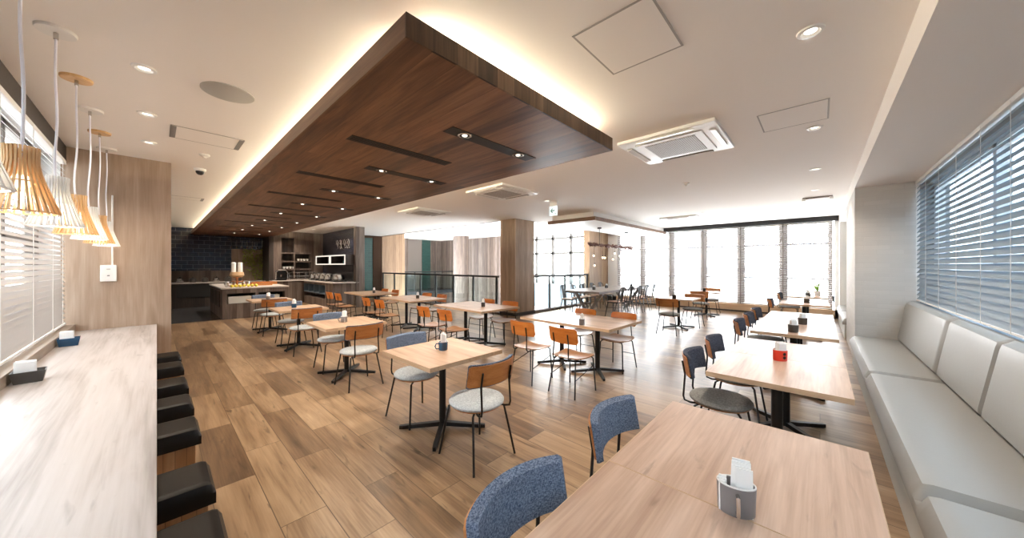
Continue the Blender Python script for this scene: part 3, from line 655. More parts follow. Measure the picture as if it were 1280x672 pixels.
blind('venetian_blind', 'blue grey venetian blind above the upholstered bench on the right', 'X', YR + .02, -.6, 7.07, .985, 2.61, .06, .064, R(-60), 'slat_blue', [-.2, .4, 1.0, 1.6, 2.2, 2.8, 3.39, 3.98, 4.56, 5.22, 5.86, 6.47, 7.0], into=1)

# ================================================================ COUNTER AND STOOLS (left)
t = thing('window_counter', 'long pale bleached wood counter along the left window', 'counter', (0, 1.36, 0))
MB().box(XL + .02, 0.0, 0, 4.98, .66, .70).build('worktop', 'counter', t, bevel=.002)
MB().box(XL + .02, -.45, .02, 4.98, 0, .66).build('front_panel', 'stoolwood', t)
struct(MB().box(XL - .02, -.645, -.9, 6.34, .70, .78).build('trim_7', wood('ledge_oak', [(0.3, (0.22, .165, .12)), (.7, (.34, .27, .21))], 'Y', 1.0, .5), bevel=.003))
struct(MB().box(XL - .02, -.70, -.9, 1.36, .0, .70).build('baseboard_left', 'white'))
def stool():
    t = thing('box_stool', '', 'stool')
    MB().box(-.20, .165, -.125, .125, 0, .36).build('base', 'stoolwood', t, bevel=.003)
    def Pf(u, v, s_):
        x = -.22 + .41 * u; y = -.15 + .30 * v
        ex = min(1, min(u, 1 - u) / .09); ey = min(1, min(v, 1 - v) / .11)
        e = math.sqrt(max(0, 1 - (1 - ex) ** 2)) * math.sqrt(max(0, 1 - (1 - ey) ** 2))
        return (x, y, .35 if s_ == 0 else .40 + .05 * e)
    MB().slab_fn(Pf, 24, 20).build('cushion', 'leather', t, smooth=True)
    return t
P = Proto(stool)
sn = ['nearest the camera', 'second nearest the camera', 'third from the camera', 'fourth from the camera', 'fifth from the camera', 'sixth from the camera', 'farthest, against the wood panel wall']
for k, y in enumerate([1.876, 2.373, 3.128, 3.70, 4.30, 5.03, 5.6]):
    P.place('black cushioned wooden box stool at the counter, %s' % sn[k], (0, y - .15, 0), 0, 'box stools along the counter')

# napkin boxes on the counter
def tray(label, x, y, mat):
    t = thing('napkin_box', label, 'napkin box', (x, y, .70), R(4))
    q = MB(); 
    def ring(z, hx, hy): return [(-hx, -hy, z), (hx, -hy, z), (hx, hy, z), (-hx, hy, z)]
    v = [[q.bm.verts.new(p) for p in r] for r in (ring(0, .055, .045), ring(.075, .068, .058), ring(.075, .063, .053), ring(.006, .050, .040))]
    q.bm.faces.new(v[0]); q.bm.faces.new(v[3])
    for a, b in zip(v, v[1:]):
        for i in range(4): q.bm.faces.new((a[i], a[(i + 1) % 4], b[(i + 1) % 4], b[i]))
    q.build('box', mat, t, bevel=.002)
    return t
def napkins(label, x, y, z, w=.075, h=.12, d=.03, rz=0, n=5, small=False):
    t = thing('paper_napkins', label, 'napkins', (x, y, z), rz)
    for k in range(n):
        q = MB(); a = R(random.uniform(-2.5, 2.5)); off = (k - n / 2) * d / n
        q.cbox((random.uniform(-.006, .006), off, h / 2 - abs(k - n / 2) * .006), (w * random.uniform(.85, 1), d / n * .8, h * random.uniform(.86, 1)), rot=Matrix.Rotation(a, 4, 'X') @ Matrix.Rotation(R(random.uniform(-3, 3)), 4, 'Y'))
        q.build('napkin', 'paper', t)
    return t
tray('charcoal napkin box on the pale counter by the left blind', -.572, 3.80, 'cupdark')
napkins('white folded napkins standing in the charcoal counter box', -.585, 3.80, .71, .08, .14, .06, R(5))
tray('dark blue napkin box on the pale counter near the wood panel', -.572, 5.24, 'mugblue')
napkins('white folded napkins standing in the dark blue counter box', -.585, 5.24, .71, .08, .14, .06, R(-5))

# wall controller on the panel
t = thing('wall_thermostat', 'white control box with conduit on the wood panel wall', 'control box', (-.40, 6.34, 1.37))
MB().box(-.065, .065, -.035, 0, -.10, .10).build('box', 'white_gloss', t, bevel=.006)
MB().tube([(.03, -.012, .10), (.03, -.012, .70), (.03, -.012, .95)], .008, 8).build('conduit', 'white', t)
MB().cbox((.0, -.036, -.03), (.02, .003, .012)).cbox((.0, -.036, .05), (.03, .003, .006)).build('button', 'cupgrey', t)

# ================================================================ PENDANT LAMPS
def pendant(wooden):
    t = thing('pendant_lamp', '', 'pendant lamp')
    mat = 'lampwood' if wooden else 'white'
    q = MB(); n = 26
    prof = [(.046, .285), (.044, .25), (.044, .215), (.050, .175), (.062, .13), (.080, .07), (.103, .0)]
    for k in range(n):
        a = 2 * math.pi * k / n
        for (r0, z0_), (r1, z1_) in zip(prof, prof[1:]):
            ca, sa = math.cos(a), math.sin(a)
            pts = []
            for (r, z) in ((r0, z0_), (r1, z1_)):
                for dr_ in (-.006, .004):
                    for dt in (-.0035, .0035):
                        rr = r + dr_; pts.append(q.bm.verts.new((rr * ca - dt * sa, rr * sa + dt * ca, z)))
            i = pts
            for fc in ((0, 1, 5, 4), (2, 6, 7, 3), (0, 4, 6, 2), (1, 3, 7, 5), (0, 2, 3, 1), (4, 5, 7, 6)): q.bm.faces.new([i[j] for j in fc])
    q.build('slatted_shade', mat, t)
    q = MB()
    for (r, z) in ((.041, .255), (.056, .135), (.099, .003)):
        q.lathe([(r - .004, z - .003), (r, z - .003), (r, z + .003), (r - .004, z + .003), (r - .004, z - .003)], 32, cap=False)
    q.build('shade_ring', mat, t)
    MB().ball((0, 0, .135), .030, 16).build('bulb', 'bulb', t, smooth=True)
    MB().lathe([(.016, .16), (.018, .22), (.010, .235)], 16).build('lamp_holder', 'white_gloss', t, smooth=True)
    H_ = CE - 1.69
    pts = [(.012 * math.sin(i * .55) * (1 - i / 12), .008 * math.sin(i * .8) * (1 - i / 12), .235 + (H_ - .25) * i / 12) for i in range(13)]
    MB().tube(pts, .0055, 8).build('cord', 'cord', t, smooth=True)
    MB().lathe([(.075, H_ - .018), (.078, H_ - .012), (.078, H_), ], 32).build('ceiling_rose', mat, t, smooth=True)
    MB().lathe([(.010, H_ - .055), (.010, H_ - .018)], 12).build('cord_grip', 'chrome', t)
    return t
PW, PN = Proto(lambda: pendant(False)), Proto(lambda: pendant(True))
pl = ['white slatted pendant lamp cut off at the left edge of the photo', 'largest natural wood slatted pendant lamp, nearest of the wooden ones', 'white slatted pendant lamp between the two nearest wooden ones', 'second natural wood slatted pendant lamp from the camera', 'white slatted pendant lamp behind the second wooden one', 'farthest natural wood slatted pendant lamp over the counter', 'farthest white slatted pendant lamp next to the wood panel wall']
for k, y in enumerate([1.81, 2.53, 3.25, 3.97, 4.68, 5.40, 6.10]):
    (PN if k % 2 else PW).place(pl[k], (-.40, y, 1.69), k * .7, 'slatted pendant lamps over the counter')
    l = bpy.data.lights.new('pendant_bulb', 'POINT'); l.energy = 0.3; l.color = WARM; l.shadow_soft_size = .03
    o = bpy.data.objects.new('pendant_bulb', l); o.location = (-.40, y, 1.75); COL.objects.link(o)

# ================================================================ CHAIRS
def arc_back(R_, half, z0, z1, y_c, th, off=0.0, rc=.03, puff=0.0, nu=22, nv=8, lean=.03):
    """curved back panel, concave towards +y; y_c is the middle of the back; th thickness outward (-y)"""
    def Pf(u, v, s_):
        a = -half + 2 * half * u; L_ = R_ * half; sdist = min(u, 1 - u) * 2 * L_
        cut = 0 if sdist >= rc else rc - math.sqrt(max(0, rc * rc - (rc - sdist) ** 2))
        z = (z0 + cut) + (z1 - z0 - 2 * cut) * v
        e = 1.0
        if puff > 0:
            e = min(1, min(u, 1 - u) * 2 * L_ / .012, min(v, 1 - v) * (z1 - z0) / .012); e = .35 + .65 * math.sqrt(max(0, 1 - (1 - e) ** 2))
        rr = R_ - off if s_ == 0 else R_ - off - th * e
        x = rr * math.sin(a); y = y_c + R_ - rr * math.cos(a) - lean * (z - z0) / (z1 - z0)
        return (x, y, z)
    return Pf
def chair_padded(seatm, backm):
    """front faces +y"""
    t = thing('padded_chair', '', 'chair')
    prof = [(.10, .398), (.198, .402), (.212, .412), (.214, .424), (.205, .436), (.17, .444), (.08, .447), (.0001, .447)]
    MB().lathe(prof, 40, (0, .0, 0), sx=1.0, sy=1.0).build('seat', seatm, t, smooth=True)
    MB().lathe([(.19, .390), (.195, .398)], 36).build('seat_board', 'back_ply', t)
    sh = MB().slab_fn(arc_back(.37, .655, .602, .757, -.235, .008, rc=.010), 24, 6).build('backrest', 'back_ply', t, smooth=True)
    MB().slab_fn(arc_back(.37, .668, .594, .767, -.235, .032, off=.0085, rc=.008, puff=1), 40, 16).build('back_pad', backm, sh, smooth=True)
    for sx in (-1, 1):
        # rear upright: from the seat side, out and up behind the back
        MB().tube([(sx * .10, -.10, .388), (sx * .135, -.18, .388), (sx * .14, -.22, .40), (sx * .142, -.228, .43), (sx * .14, -.2165, .60), (sx * .14, -.2365, .705)], .0075, 8).build('back_rod', 'black', t, smooth=True)
        MB().tube([(sx * .115, .125, .39), (sx * .155, .15, .375), (sx * .205, .205, 0)], .0085, 8).build('leg', 'black', t, smooth=True)
        MB().tube([(sx * .115, -.115, .39), (sx * .155, -.145, .375), (sx * .205, -.215, 0)], .0085, 8).build('leg', 'black', t, smooth=True)
    return t
def chair_ply():
    t = thing('plywood_chair', '', 'chair')
    def Pf(u, v, s_):
        y = -.19 + .40 * v
        w = (.175 + .035 * v) * (1 - .35 * max(0, (v - .85) / .15) ** 2) * (1 - .25 * max(0, (.12 - v) / .12) ** 2)
        a = 2 * u - 1; x = w * a
        z = .435 + .012 * a * a - .022 * math.sin(v * math.pi) + (.0 if v < .85 else -.02 * ((v - .85) / .15) ** 2)
        return (x, y, z - (.011 if s_ == 0 else 0))
    MB().slab_fn(Pf, 16, 20).build('seat', 'seat_ply', t, smooth=True)
    MB().slab_fn(arc_back(.38, .55, .590, .768, -.205, .011, rc=.028, lean=.035), 22, 8).build('backrest', 'orange_ply', t, smooth=True)
    for sx in (-1, 1):
        MB().tube([(sx * .14, .17, .408), (sx * .13, -.12, .408), (sx * .115, -.195, .408), (sx * .108, -.212, .43), (sx * .10, -.2015, .60), (sx * .10, -.2205, .70)], .0075, 8).build('back_rod', 'black', t, smooth=True)
        MB().tube([(sx * .14, .17, .408), (sx * .165, .19, .38), (sx * .185, .215, 0)], .0085, 8).build('leg', 'black', t, smooth=True)
        MB().tube([(sx * .125, -.11, .408), (sx * .15, -.14, .38), (sx * .185, -.20, 0)], .0085, 8).build('leg', 'black', t, smooth=True)
        MB().tube([(sx * .168, .205, .30), (sx * .176, -.175, .20)], .005, 6).build('stretcher', 'black', t, smooth=True)
    MB().tube([(-.14, .17, .405), (.14, .17, .405)], .006, 6).build('cross_bar', 'black', t)
    return t
def chair_metal():
    t = thing('metal_chair', '', 'chair')
    MB().box(-.18, .18, -.18, .18, .435, .452).build('seat', 'tan', t, bevel=.012)
    MB().box(-.175, .175, -.175, .175, .405, .435).build('seat_frame', 'gunmetal', t, bevel=.006)
    pts = [(-.17, -.17, .42), (-.165, -.20, .62), (-.15, -.225, .76), (-.11, -.24, .83), (0, -.245, .85), (.11, -.24, .83), (.15, -.225, .76), (.165, -.20, .62), (.17, -.17, .42)]
    MB().tube(pts, .014, 8).build('back_frame', 'gunmetal', t, smooth=True)
    q = MB(); q.slab_fn(lambda u, v, s_: ((-.06 - .02 * v) + (.12 + .04 * v) * u, -.175 - .07 * v - (.003 if s_ else 0), .44 + .40 * v), 4, 8)
    q.build('splat', 'gunmetal', t, smooth=True)
    for sx in (-1, 1):
        MB().slab_fn(lambda u, v, s_: (sx * (.165 + .055 * v) - (.065 * (1 - .5 * v)) * u * sx, .165 + .055 * v - (.004 if s_ else 0), .42 * (1 - v)), 3, 4).build('leg', 'gunmetal', t)
        MB().slab_fn(lambda u, v, s_: (sx * (.165 + .055 * v) - (.065 * (1 - .5 * v)) * u * sx, -.165 - .075 * v + (.004 if s_ else 0), .42 * (1 - v)), 3, 4).build('leg', 'gunmetal', t)
    MB().tube([(-.18, -.18, .26), (.18, .18, .26)], .006, 6).tube([(.18, -.18, .26), (-.18, .18, .26)], .006, 6).build('brace', 'gunmetal', t)
    return t
CPad = Proto(lambda: chair_padded('grey_fabric', 'blue_fabric'))
CNavy = Proto(lambda: chair_padded('seat_fabric', 'navy_fabric'))
CPly = Proto(chair_ply)
CMet = Proto(chair_metal)

# ================================================================ TABLES
def base_parts(t, dx, dy, hx=.27, hy=.27, r=.03):
    """one pedestal at (dx,dy) in t's frame"""
    p = MB().lathe([(r, .03), (r, .655)], 20, (dx, dy, 0)).build('pedestal', 'black', t, smooth=True)
    MB().cbox((dx, dy, .660), (.30, .30, .010)).build('mounting_plate', 'black', p)
    for sx, sy in ((1, 1), (1, -1), (-1, 1), (-1, -1)):
        q = MB(); L_ = math.hypot(hx, hy); a = math.atan2(sy * hy, sx * hx)
        def Pf(u, v, s_, a=a, L_=L_):
            l = .0 + L_ * u; w = (.021 - .004 * u) * (2 * v - 1)
            if u > .95: w *= .8
            z = (.065 - .035 * u) if s_ else (.028 * (1 - u) + .0 * u)
            return (dx + l * math.cos(a) - w * math.sin(a), dy + l * math.sin(a) + w * math.cos(a), z)
        q.slab_fn(Pf, 8, 4).build('foot', 'black', t, smooth=True)
def top_with_band(t, a, b, mat):
    o = MB().box(-a + .003, a - .003, -b + .003, b - .003, .666, .70).build('tabletop', mat, t)
    q = MB(); q.box(-a, a, -b, -b + .003, .666, .6998).box(-a, a, b - .003, b, .666, .6998).box(-a, -a + .003, -b + .003, b - .003, .666, .6998).box(a - .003, a, -b + .003, b - .003, .666, .6998)
    q.build('edge_band', 'table_edge', o)
def table_single():
    t = thing('square_table', '', 'table')
    top_with_band(t, .38, .38, 'tabletop')
    base_parts(t, 0, 0); return t
def table_long():
    t = thing('long_table', '', 'table')
    top_with_band(t, .465, .72, 'tabletop')
    base_parts(t, 0, -.30, .27, .25, .033); base_parts(t, 0, .30, .27, .25, .033); return t
def table_bench():
    t = thing('square_table', '', 'table')
    top_with_band(t, .3865, .375, 'tabletop_x')
    base_parts(t, 0, 0, .26, .26, .035); return t
T1, T2, T3 = Proto(table_single), Proto(table_long), Proto(table_bench)
nm = ['nearest', 'second nearest', 'third nearest', 'farthest']
Y1 = [2.49, 4.70, 6.93, 9.16]
def cup(label, x, y, z, mat, rx=.042, ry=.042, h=.085, handle=True, rz=0, holes=False, inner='white_gloss', side=False):
    t = thing('napkin_cup', label, 'cup', (x, y, z), rz)
    MB().lathe([(.92, 0), (.98, .004), (1.04, h), (.96, h), (.90, .008), (.0001, .008)], 28, sx=rx, sy=ry, cap=False).build('body', mat, t, smooth=True)
    MB().lathe([(1.04, h - .0005), (1.035, h + .0035), (.965, h + .0035), (.96, h - .0005)], 28, sx=rx, sy=ry, cap=False).build('rim', inner, t, smooth=True)
    if handle:
        MB().tube([(-rx * .98, 0, h * .78), (-rx - .022, 0, h * .80), (-rx - .032, 0, h * .5), (-rx - .022, 0, h * .2), (-rx * .95, 0, h * .2)], .005, 8).build('handle', mat, t, smooth=True)
    if side:
        MB().tube([(0, -ry * 1.0, h * .80), (0, -ry - .016, h * .80), (0, -ry - .020, h * .5), (0, -ry - .016, h * .2), (0, -ry * .98, h * .2)], .0055, 8).build('handle', 'chrome', t, smooth=True)
    if holes:
        for dz in (.35, .68):
            MB().lathe([(.012, 0), (.012, .002)], 14).build('grommet', 'black', t).matrix_local = Matrix.Translation((0, -ry * 1.0, h * dz)) @ Matrix.Rotation(R(90), 4, 'X')
    return t
cupinfo = [('mugblue', 'deep blue enamel mug', 1.765, 2.495), ('cupgrey', 'grey mug', 1.73, 4.72), ('mugblue', 'short blue napkin cup', 1.70, 7.0), ('cupgrey', 'small grey napkin cup', 1.72, 9.16)]
for k, y in enumerate(Y1):
    T1.place('square oak table with one black pedestal in the left row, %s' % nm[k], (1.755, y, 0), 0, 'square tables of the left row')
    CPad.place('padded chair with wooden outer back, near side of the %s left row table' % nm[k], (1.70, y - .53, 0), R(0) + R(random.uniform(-2, 2)), 'padded chairs of the left row')
    CPad.place('padded chair with blue grey inner back, far side of the %s left row table' % nm[k], (1.73, y + .39, 0), R(180) + R(random.uniform(-2, 2)), 'padded chairs of the left row')
    m_, l_, cx_, cy_ = cupinfo[k]
    cup('%s holding napkins on the %s left row table' % (l_, nm[k]), cx_, cy_, .70, m_, .040, .040, .075, k < 2, R(-25))
    napkins('white napkin bundle in the cup on the %s left row table' % nm[k], cx_, cy_, .712, .056, .150, .046, R(40), 6)
# middle row: long tables with plywood chairs
Y2 = [2.54, 4.81, 7.08, 9.35]
for k, y in enumerate(Y2):
    x = 4.14
    T2.place('long oak table with two black pedestals in the middle row, %s' % nm[k], (x, y, 0), R(-1.5), 'long tables of the middle row')
    for dy, w_ in ((-.42, 'right'), (.20, 'left')):
        CPly.place('orange plywood chair on the near side of the %s middle row table, %s one' % (nm[k], w_), (x - .84, y + dy, 0), R(-90) + R(random.uniform(-4, 4)), 'plywood chairs of the middle row')
    for dy, w_ in ((-.42, 'right'), (.22, 'left')):
        CPly.place('orange plywood chair on the far side of the %s middle row table, %s one' % (nm[k], w_), (x + .36, y + dy, 0), R(90) + R(random.uniform(-4, 4)), 'plywood chairs of the middle row')
    cx_, cy_ = (x - .42, y - .30) if k == 0 else (x, y - .22)
    cup('dark grey cup holding napkins on the %s middle row table' % nm[k], cx_, cy_, .70, 'cupdark' if k else 'cupgrey', .037, .037, .08, False)
    napkins('white napkin bundle in the cup on the %s middle row table' % nm[k], cx_, cy_, .712, .050, .145, .042, R(20), 6)
# right row: tables along the bench
units = [(0.12 + .7735 * i + .0, 'big') for i in range(0)]
xs = []
for x0, n, nme in ((.43, 2, 'nearest'), (2.70, 2, 'red cup'), (4.77, 3, 'third'), (7.55, 0, ''), (8.58, 0, '')):
    for i in range(n): xs.append((x0 + .3875 + .775 * i, nme, i))
lab_u = {('nearest', 0): 'table nearest the camera along the grey bench, front half', ('nearest', 1): 'table nearest the camera along the grey bench, far half carrying the grey cup',
         ('red cup', 0): 'table with the red cup along the bench, near half', ('red cup', 1): 'table half just beyond the red cup along the bench',
         ('third', 0): 'bench side table carrying two dark cups, near third', ('third', 1): 'bench side table behind the red cup table, middle third', ('third', 2): 'bench side table behind the red cup table, far third'}
for x, nme, i in xs:
    T3.place('square wooden ' + lab_u[(nme, i)], (x, .23, 0), 0, 'square tables along the grey bench')
for x, lb in ((8.99, 'square wooden bench side table, fourth cluster from the camera'), (11.10, 'square wooden bench side table, farthest from the camera')):
    T3.place(lb, (x, .235, 0), 0, 'square tables along the grey bench')
cl = [(.83, .52, 'blue grey padded chair nearest the camera, back towards the floor'), (1.57, .56, 'blue grey padded chair second nearest the camera at the nearest bench table')]
for x, y, lb in cl: CPad.place(lb, (x - .04, y, 0), R(180), 'chairs facing the bench')
for x, lb in ((3.00, 'slate chair with round grey seat at the red cup table, nearer one'), (3.72, 'slate chair with round grey seat at the red cup table, farther one'),
              (5.14, 'slate chair at the third bench side table, nearest of three'), (5.92, 'slate chair at the third bench side table, middle of three'), (6.70, 'slate chair at the third bench side table, farthest of three'),
              (8.85, 'slate chair at the fourth bench side table'), (11.0, 'slate chair at the farthest bench side table')):
    CNavy.place(lb, (x, .57, 0), R(180) + R(random.uniform(-3, 3)), 'chairs facing the bench')
cup('grey oval cup with a side handle holding napkins on the table nearest the camera', 1.222, .19, .70, 'cupgrey', .050, .034, .088, False, R(-75), side=True)
napkins('tall white napkin stack in the grey oval cup on the nearest table', 1.226, .176, .712, .050, .155, .034, R(-75), 6)
napkins('short crumpled napkins beside the tall stack in the grey oval cup', 1.214, .222, .712, .020, .095, .030, R(-75), 4)
cup('red oval cup with two dark grommets holding napkins on the bench side table', 3.42, .235, .70, 'red', .050, .040, .085, False, R(-45), True)
napkins('white napkin bundle standing in the red oval cup', 3.42, .235, .712, .066, .145, .036, R(-45))
for x, y, lb in ((4.98, .225, 'front dark cup of the third bench side table'), (5.72, .165, 'second dark cup of the third bench side table'), (9.1, .2, 'dark cup on the fourth bench side table'), (11.05, .22, 'dark cup on the farthest bench side table')):
    cup('%s holding napkins' % lb, x, y, .70, 'cupdark', .052, .042, .085, False, R(-45))
    napkins('white napkin bundle in the %s' % lb, x, y, .712, .066, .14, .040, R(-45))
# two small tables near the far windows
for (x, y, lb) in ((8.42, 2.45, 'small square table in the open floor before the far windows, nearer of two'), (11.05, 2.45, 'small table closest to the far windows in the open floor')):
    T1.place(lb, (x, y, 0), 0, 'small tables before the far windows')
w2 = 'nearer'
CFar = Proto(lambda: chair_padded('seat_fabric', 'back_ply'))
for (x, y, rz, lb) in ((7.55, 2.38, -90, 'brown backed chair on the near side of the nearer small window side table'), (8.80, 2.25, 90, 'grey seated chair on the far side of the nearer small window side table'),
                       (10.30, 2.42, -90, 'brown backed chair on the near side of the small table closest to the windows'), (11.6, 2.45, 90, 'grey seated chair on the window side of the small table closest to the windows')):
    CFar.place(lb, (x, y, 0), R(rz), 'chairs at the small window side tables')
for x, y, lb in ((8.1, 2.45, 'dark cup on the nearer small window side table'), (11.0, 2.5, 'dark cup on the small table closest to the windows')):
    cup(lb, x, y, .70, 'black_matte', .04, .04, .10, False)

# ================================================================ UPHOLSTERED BENCH
def cushion_fn(x0, x1, P3, th, r=.03):
    """P3(v)->(y,z) profile line from v=0..1 with outward normal (ny,nz)"""
    def Pf(u, v, s_):
        y, z, ny, nz = P3(v); L_ = x1 - x0
        e = min(1, min(u, 1 - u) * L_ / r); f_ = min(1, min(v, 1 - v) / .10)
        e = math.sqrt(max(0, 1 - (1 - e) ** 2)) * math.sqrt(max(0, 1 - (1 - f_) ** 2))
        h = 0 if s_ == 0 else th * (.45 + .55 * e)
        return (x0 + L_ * u, y + ny * h, z + nz * h)
    return Pf
def make_bench(xa, xb, label, seats, backs):
    t = thing('upholstered_bench', label, 'bench', (xa, YR + .005, 0))
    MB().box(0, xb - xa, .02, .64, 0, .30).build('base', 'box_cream', t, bevel=.004)
    for a, b in seats:
        o = MB().slab_fn(cushion_fn(a - xa, b - xa, lambda v: (.67 - .60 * v, .30, 0, 1), .125, .035), 40, 18).build('seat_cushion', 'vinyl', t, smooth=True)
    for a, b in backs:
        MB().slab_fn(cushion_fn(a - xa, b - xa, lambda v: (.115 - .09 * v, .40 + .565 * v, .985, .17), .10, .03), 30, 16).build('back_cushion', 'vinyl', t, smooth=True)
    return t
make_bench(-.6, 7.09, 'long light grey upholstered bench under the right hand blind', [(-.6, .05), (.05, 2.44), (2.44, 4.77), (4.77, 7.09)],
           [(.1, 1.5), (1.5, 2.66), (2.66, 3.80), (3.80, 4.97), (4.97, 7.09)])
make_bench(9.25, 12.3, 'pale upholstered bench in the recess beyond the brick pier', [(9.25, 10.8), (10.8, 12.3)], [(9.25, 10.8), (10.8, 12.3)])

# ================================================================ COMMUNAL TABLE
t = thing('communal_table', 'long weathered grey wood communal table with V shaped legs near the windows', 'table', (8.3, 4.45, 0))
MB().box(0, 3.3, 0, 1.12, .665, .735).build('tabletop', 'greyoak', t, bevel=.004)
for x in (.35, 2.95):
    q = MB(); q.cbox((x, .33, .335), (.07, .08, .80), rot=Matrix.Rotation(R(35), 4, 'X')); q.build('slanted_leg', 'greyoak', t)
    q = MB(); q.cbox((x + .072, .79, .335), (.07, .08, .80), rot=Matrix.Rotation(R(-35), 4, 'X')); q.build('slanted_leg', 'greyoak', t)
cn_ = ['first', 'second', 'third', 'fourth', 'fifth']
for k in range(5):
    CMet.place('gunmetal chair, tan seat, near long side of the communal table, %s from the camera' % cn_[k], (8.95 + .58 * k, 4.28, 0), R(random.uniform(-8, 8)), 'metal chairs around the communal table')
    CMet.place('gunmetal chair on the void side of the communal table, %s from the camera' % cn_[k], (8.75 + .60 * k, 5.72, 0), R(180 + random.uniform(-8, 8)), 'metal chairs around the communal table')
for (x, y, lb) in ((9.0, 5.0, 'dark cup with napkins at the near end of the communal table'), (10.0, 5.1, 'dark cup with napkins in the middle of the communal table'), (11.0, 4.7, 'dark cup at the window end of the communal table')):
    cup(lb, x, y, .735, 'black_matte', .045, .045, .09, False)
    napkins('white napkins in the ' + lb, x, y, .75, .07, .13, .05, 0, 4)
# rusty branch chandelier
t = thing('branch_chandelier', 'rusty chain-like branch chandelier with hanging bulbs over the communal table', 'chandelier', (9.9, 4.9, 2.09))
q = MB(); random.seed(3)
for k in range(34):
    x = -1.35 + 3.0 * k / 33; a = random.uniform(0, 3.1)
    q.tube([(x + .055 * math.cos(u), .045 * math.sin(u) * math.cos(a) + .02 * math.sin(k), .045 * math.sin(u) * math.sin(a) + .01 * math.cos(2 * k)) for u in [i * math.pi / 4 for i in range(8)]], .020, 6, close=True)
q.tube([(-1.38, 0, 0), (-.5, .01, .01), (.4, -.01, 0), (1.65, .01, .03)], .028, 8)
q.build('branch', 'rust', t)
for x in (-.93, .95):
    MB().tube([(x, -.1, .0), (x, -.1, .51)], .006, 6).build('hanging_rod', 'black', t)
    MB().lathe([(.06, .47), (.06, .505)], 20, (x, -.1, 0)).build('ceiling_rose', 'black', t)
for x, dz in ((-1.0, -.33), (-.45, -.38), (-.30, -.38), (.25, -.42), (.38, -.22), (.75, -.30), (-.95, -.62), (1.1, -.35)):
    c_ = MB().tube([(x, .05, 0), (x, .05, dz + .07)], .003, 5).build('bulb_cord', 'black', t)
    MB().lathe([(.014, dz + .03), (.014, dz + .075)], 10, (x, .05, 0)).build('socket', 'black', c_)
    MB().ball((x, .05, dz), .026, 12, (1, 1, 1.2)).build('bulb', 'bulb', c_, smooth=True)
random.seed(11)

# ================================================================ RAILING ROUND THE VOID
def railing(label, p0, p1, posts, H_=1.15):
    d = Vector((p1[0] - p0[0], p1[1] - p0[1], 0)); L_ = d.length; rz = math.atan2(d.y, d.x)
    t = thing('glass_railing', label, 'railing', (p0[0], p0[1], .06), rz)
    MB().box(0, L_, -.03, .03, H_ - .115, H_ - .055)  .build('handrail', 'black_matte', t, bevel=.004)
    for s_ in posts: MB().box(s_ - .034, s_ + .034, -.02, .02, 0, H_ - .10).build('post', 'black_matte', t)
    MB().box(.02, L_ - .02, -.004, .004, .05, H_ - .14).build('glass_panel', 'rail_glass', t)
    MB().box(0, L_, -.02, .02, 0, .025).build('foot_rail', 'black', t)
    return t
railing('black railing with glass between the column and the honey wood wall', (VX, 7.2), (VX, 14.85), [y - 7.2 for y in (7.3, 8.40, 9.47, 10.55, 11.62, 12.70, 13.73, 14.80)])
railing('black railing with glass from the column to the wood pier by the windows', (8.0, 6.55), (11.3, 6.55), [.02, .85, 1.75, 2.75, 3.27])
railing('thin dark railing on the far side of the stair void', (8.3, 16.2), (12.4, 16.2), [.02, 1.3, 2.6, 4.0])

# ================================================================ BUFFET: ISLAND, COUNTERS
ISX, ISY = 1.20, 11.80
t = thing('buffet_island', 'grey brown boarded buffet island with pale stone top and open shelves', 'kitchen island', (ISX, ISY, 0))
b_ = MB(); b_.box(0, 1.5, .40, 2.9, 0, .82); b_.box(0, 1.5, 0, .40, 0, .42); b_.box(0, 1.5, 0, .40, .70, .82)
for x in (0, .72, 1.43): b_.box(x, x + (.07 if x != 0 else .10), 0, .40, .42, .70)
b_.build('body', 'greywood', t)
MB().box(-.03, 1.53, -.03, 2.95, .82, .86).build('worktop', 'stone_top', t, bevel=.004)
MB().box(.10, 1.43, .385, .40, .42, .70).build('shelf_back', 'black_matte', t)
for y in (.5, 1.3, 2.1):
    MB().box(-.012, 0, y, y + .7, .30, .74).build('side_door', 'darkwood', t)
for x, lb in ((.13, 'cream drawer box in the left opening of the buffet island'), (.80, 'cream drawer box in the right opening of the buffet island')):
    o = thing('storage_box', lb, 'box', (ISX + x, ISY + .03, .42))
    MB().box(0, .50, 0, .30, 0, .19).build('body', 'box_cream', o, bevel=.006)
    MB().box(0, .50, -.008, 0, .15, .19).build('lid', 'box_cream', o)
# display on the island
t = thing('bread_stand', 'wooden ring display stand with two white cylinders on the buffet island', 'display stand', (ISX + .38, ISY + .55, .86))
for k, z in enumerate((.02, .14, .26)):
    MB().lathe([(.20 - .05 * k, z), (.20 - .05 * k, z + .02)], 24).build('tier', 'back_ply', t)
MB().lathe([(.03, 0), (.03, .28)], 12).build('post', 'back_ply', t)
MB().lathe([(.13, .28), (.17, .33), (.15, .42)], 20).build('basket', plain('wicker', (.55, .36, .20), .8), t, smooth=True)
for k in (-1, 1):
    MB().lathe([(.055, 0), (.055, .28), (.035, .30)], 20, (k * .075, 0, .40)).build('cylinder', 'white_gloss', t, smooth=True)
for k in range(5):
    a = .9 * k
    MB().lathe([(.02, 0), (.05, .10), (.045, .14)], 14, (.26 * math.cos(a), .20 * math.sin(a), 0)).build('glass_jar', 'chrome', t, smooth=True)
for k in range(7):
    o = MB().ball((ISX + .22 + .09 * k, ISY + .14 + .03 * (k % 2), .86 + .04), .042, 12, (1, 1, .95)).build('lemon', 'lemon', smooth=True)
    tag(o, 'yellow fruit lying at the front edge of the buffet island, %s from the left' % ['first', 'second', 'third', 'fourth', 'fifth', 'sixth', 'seventh'][k], 'fruit', 'yellow fruit on the island')
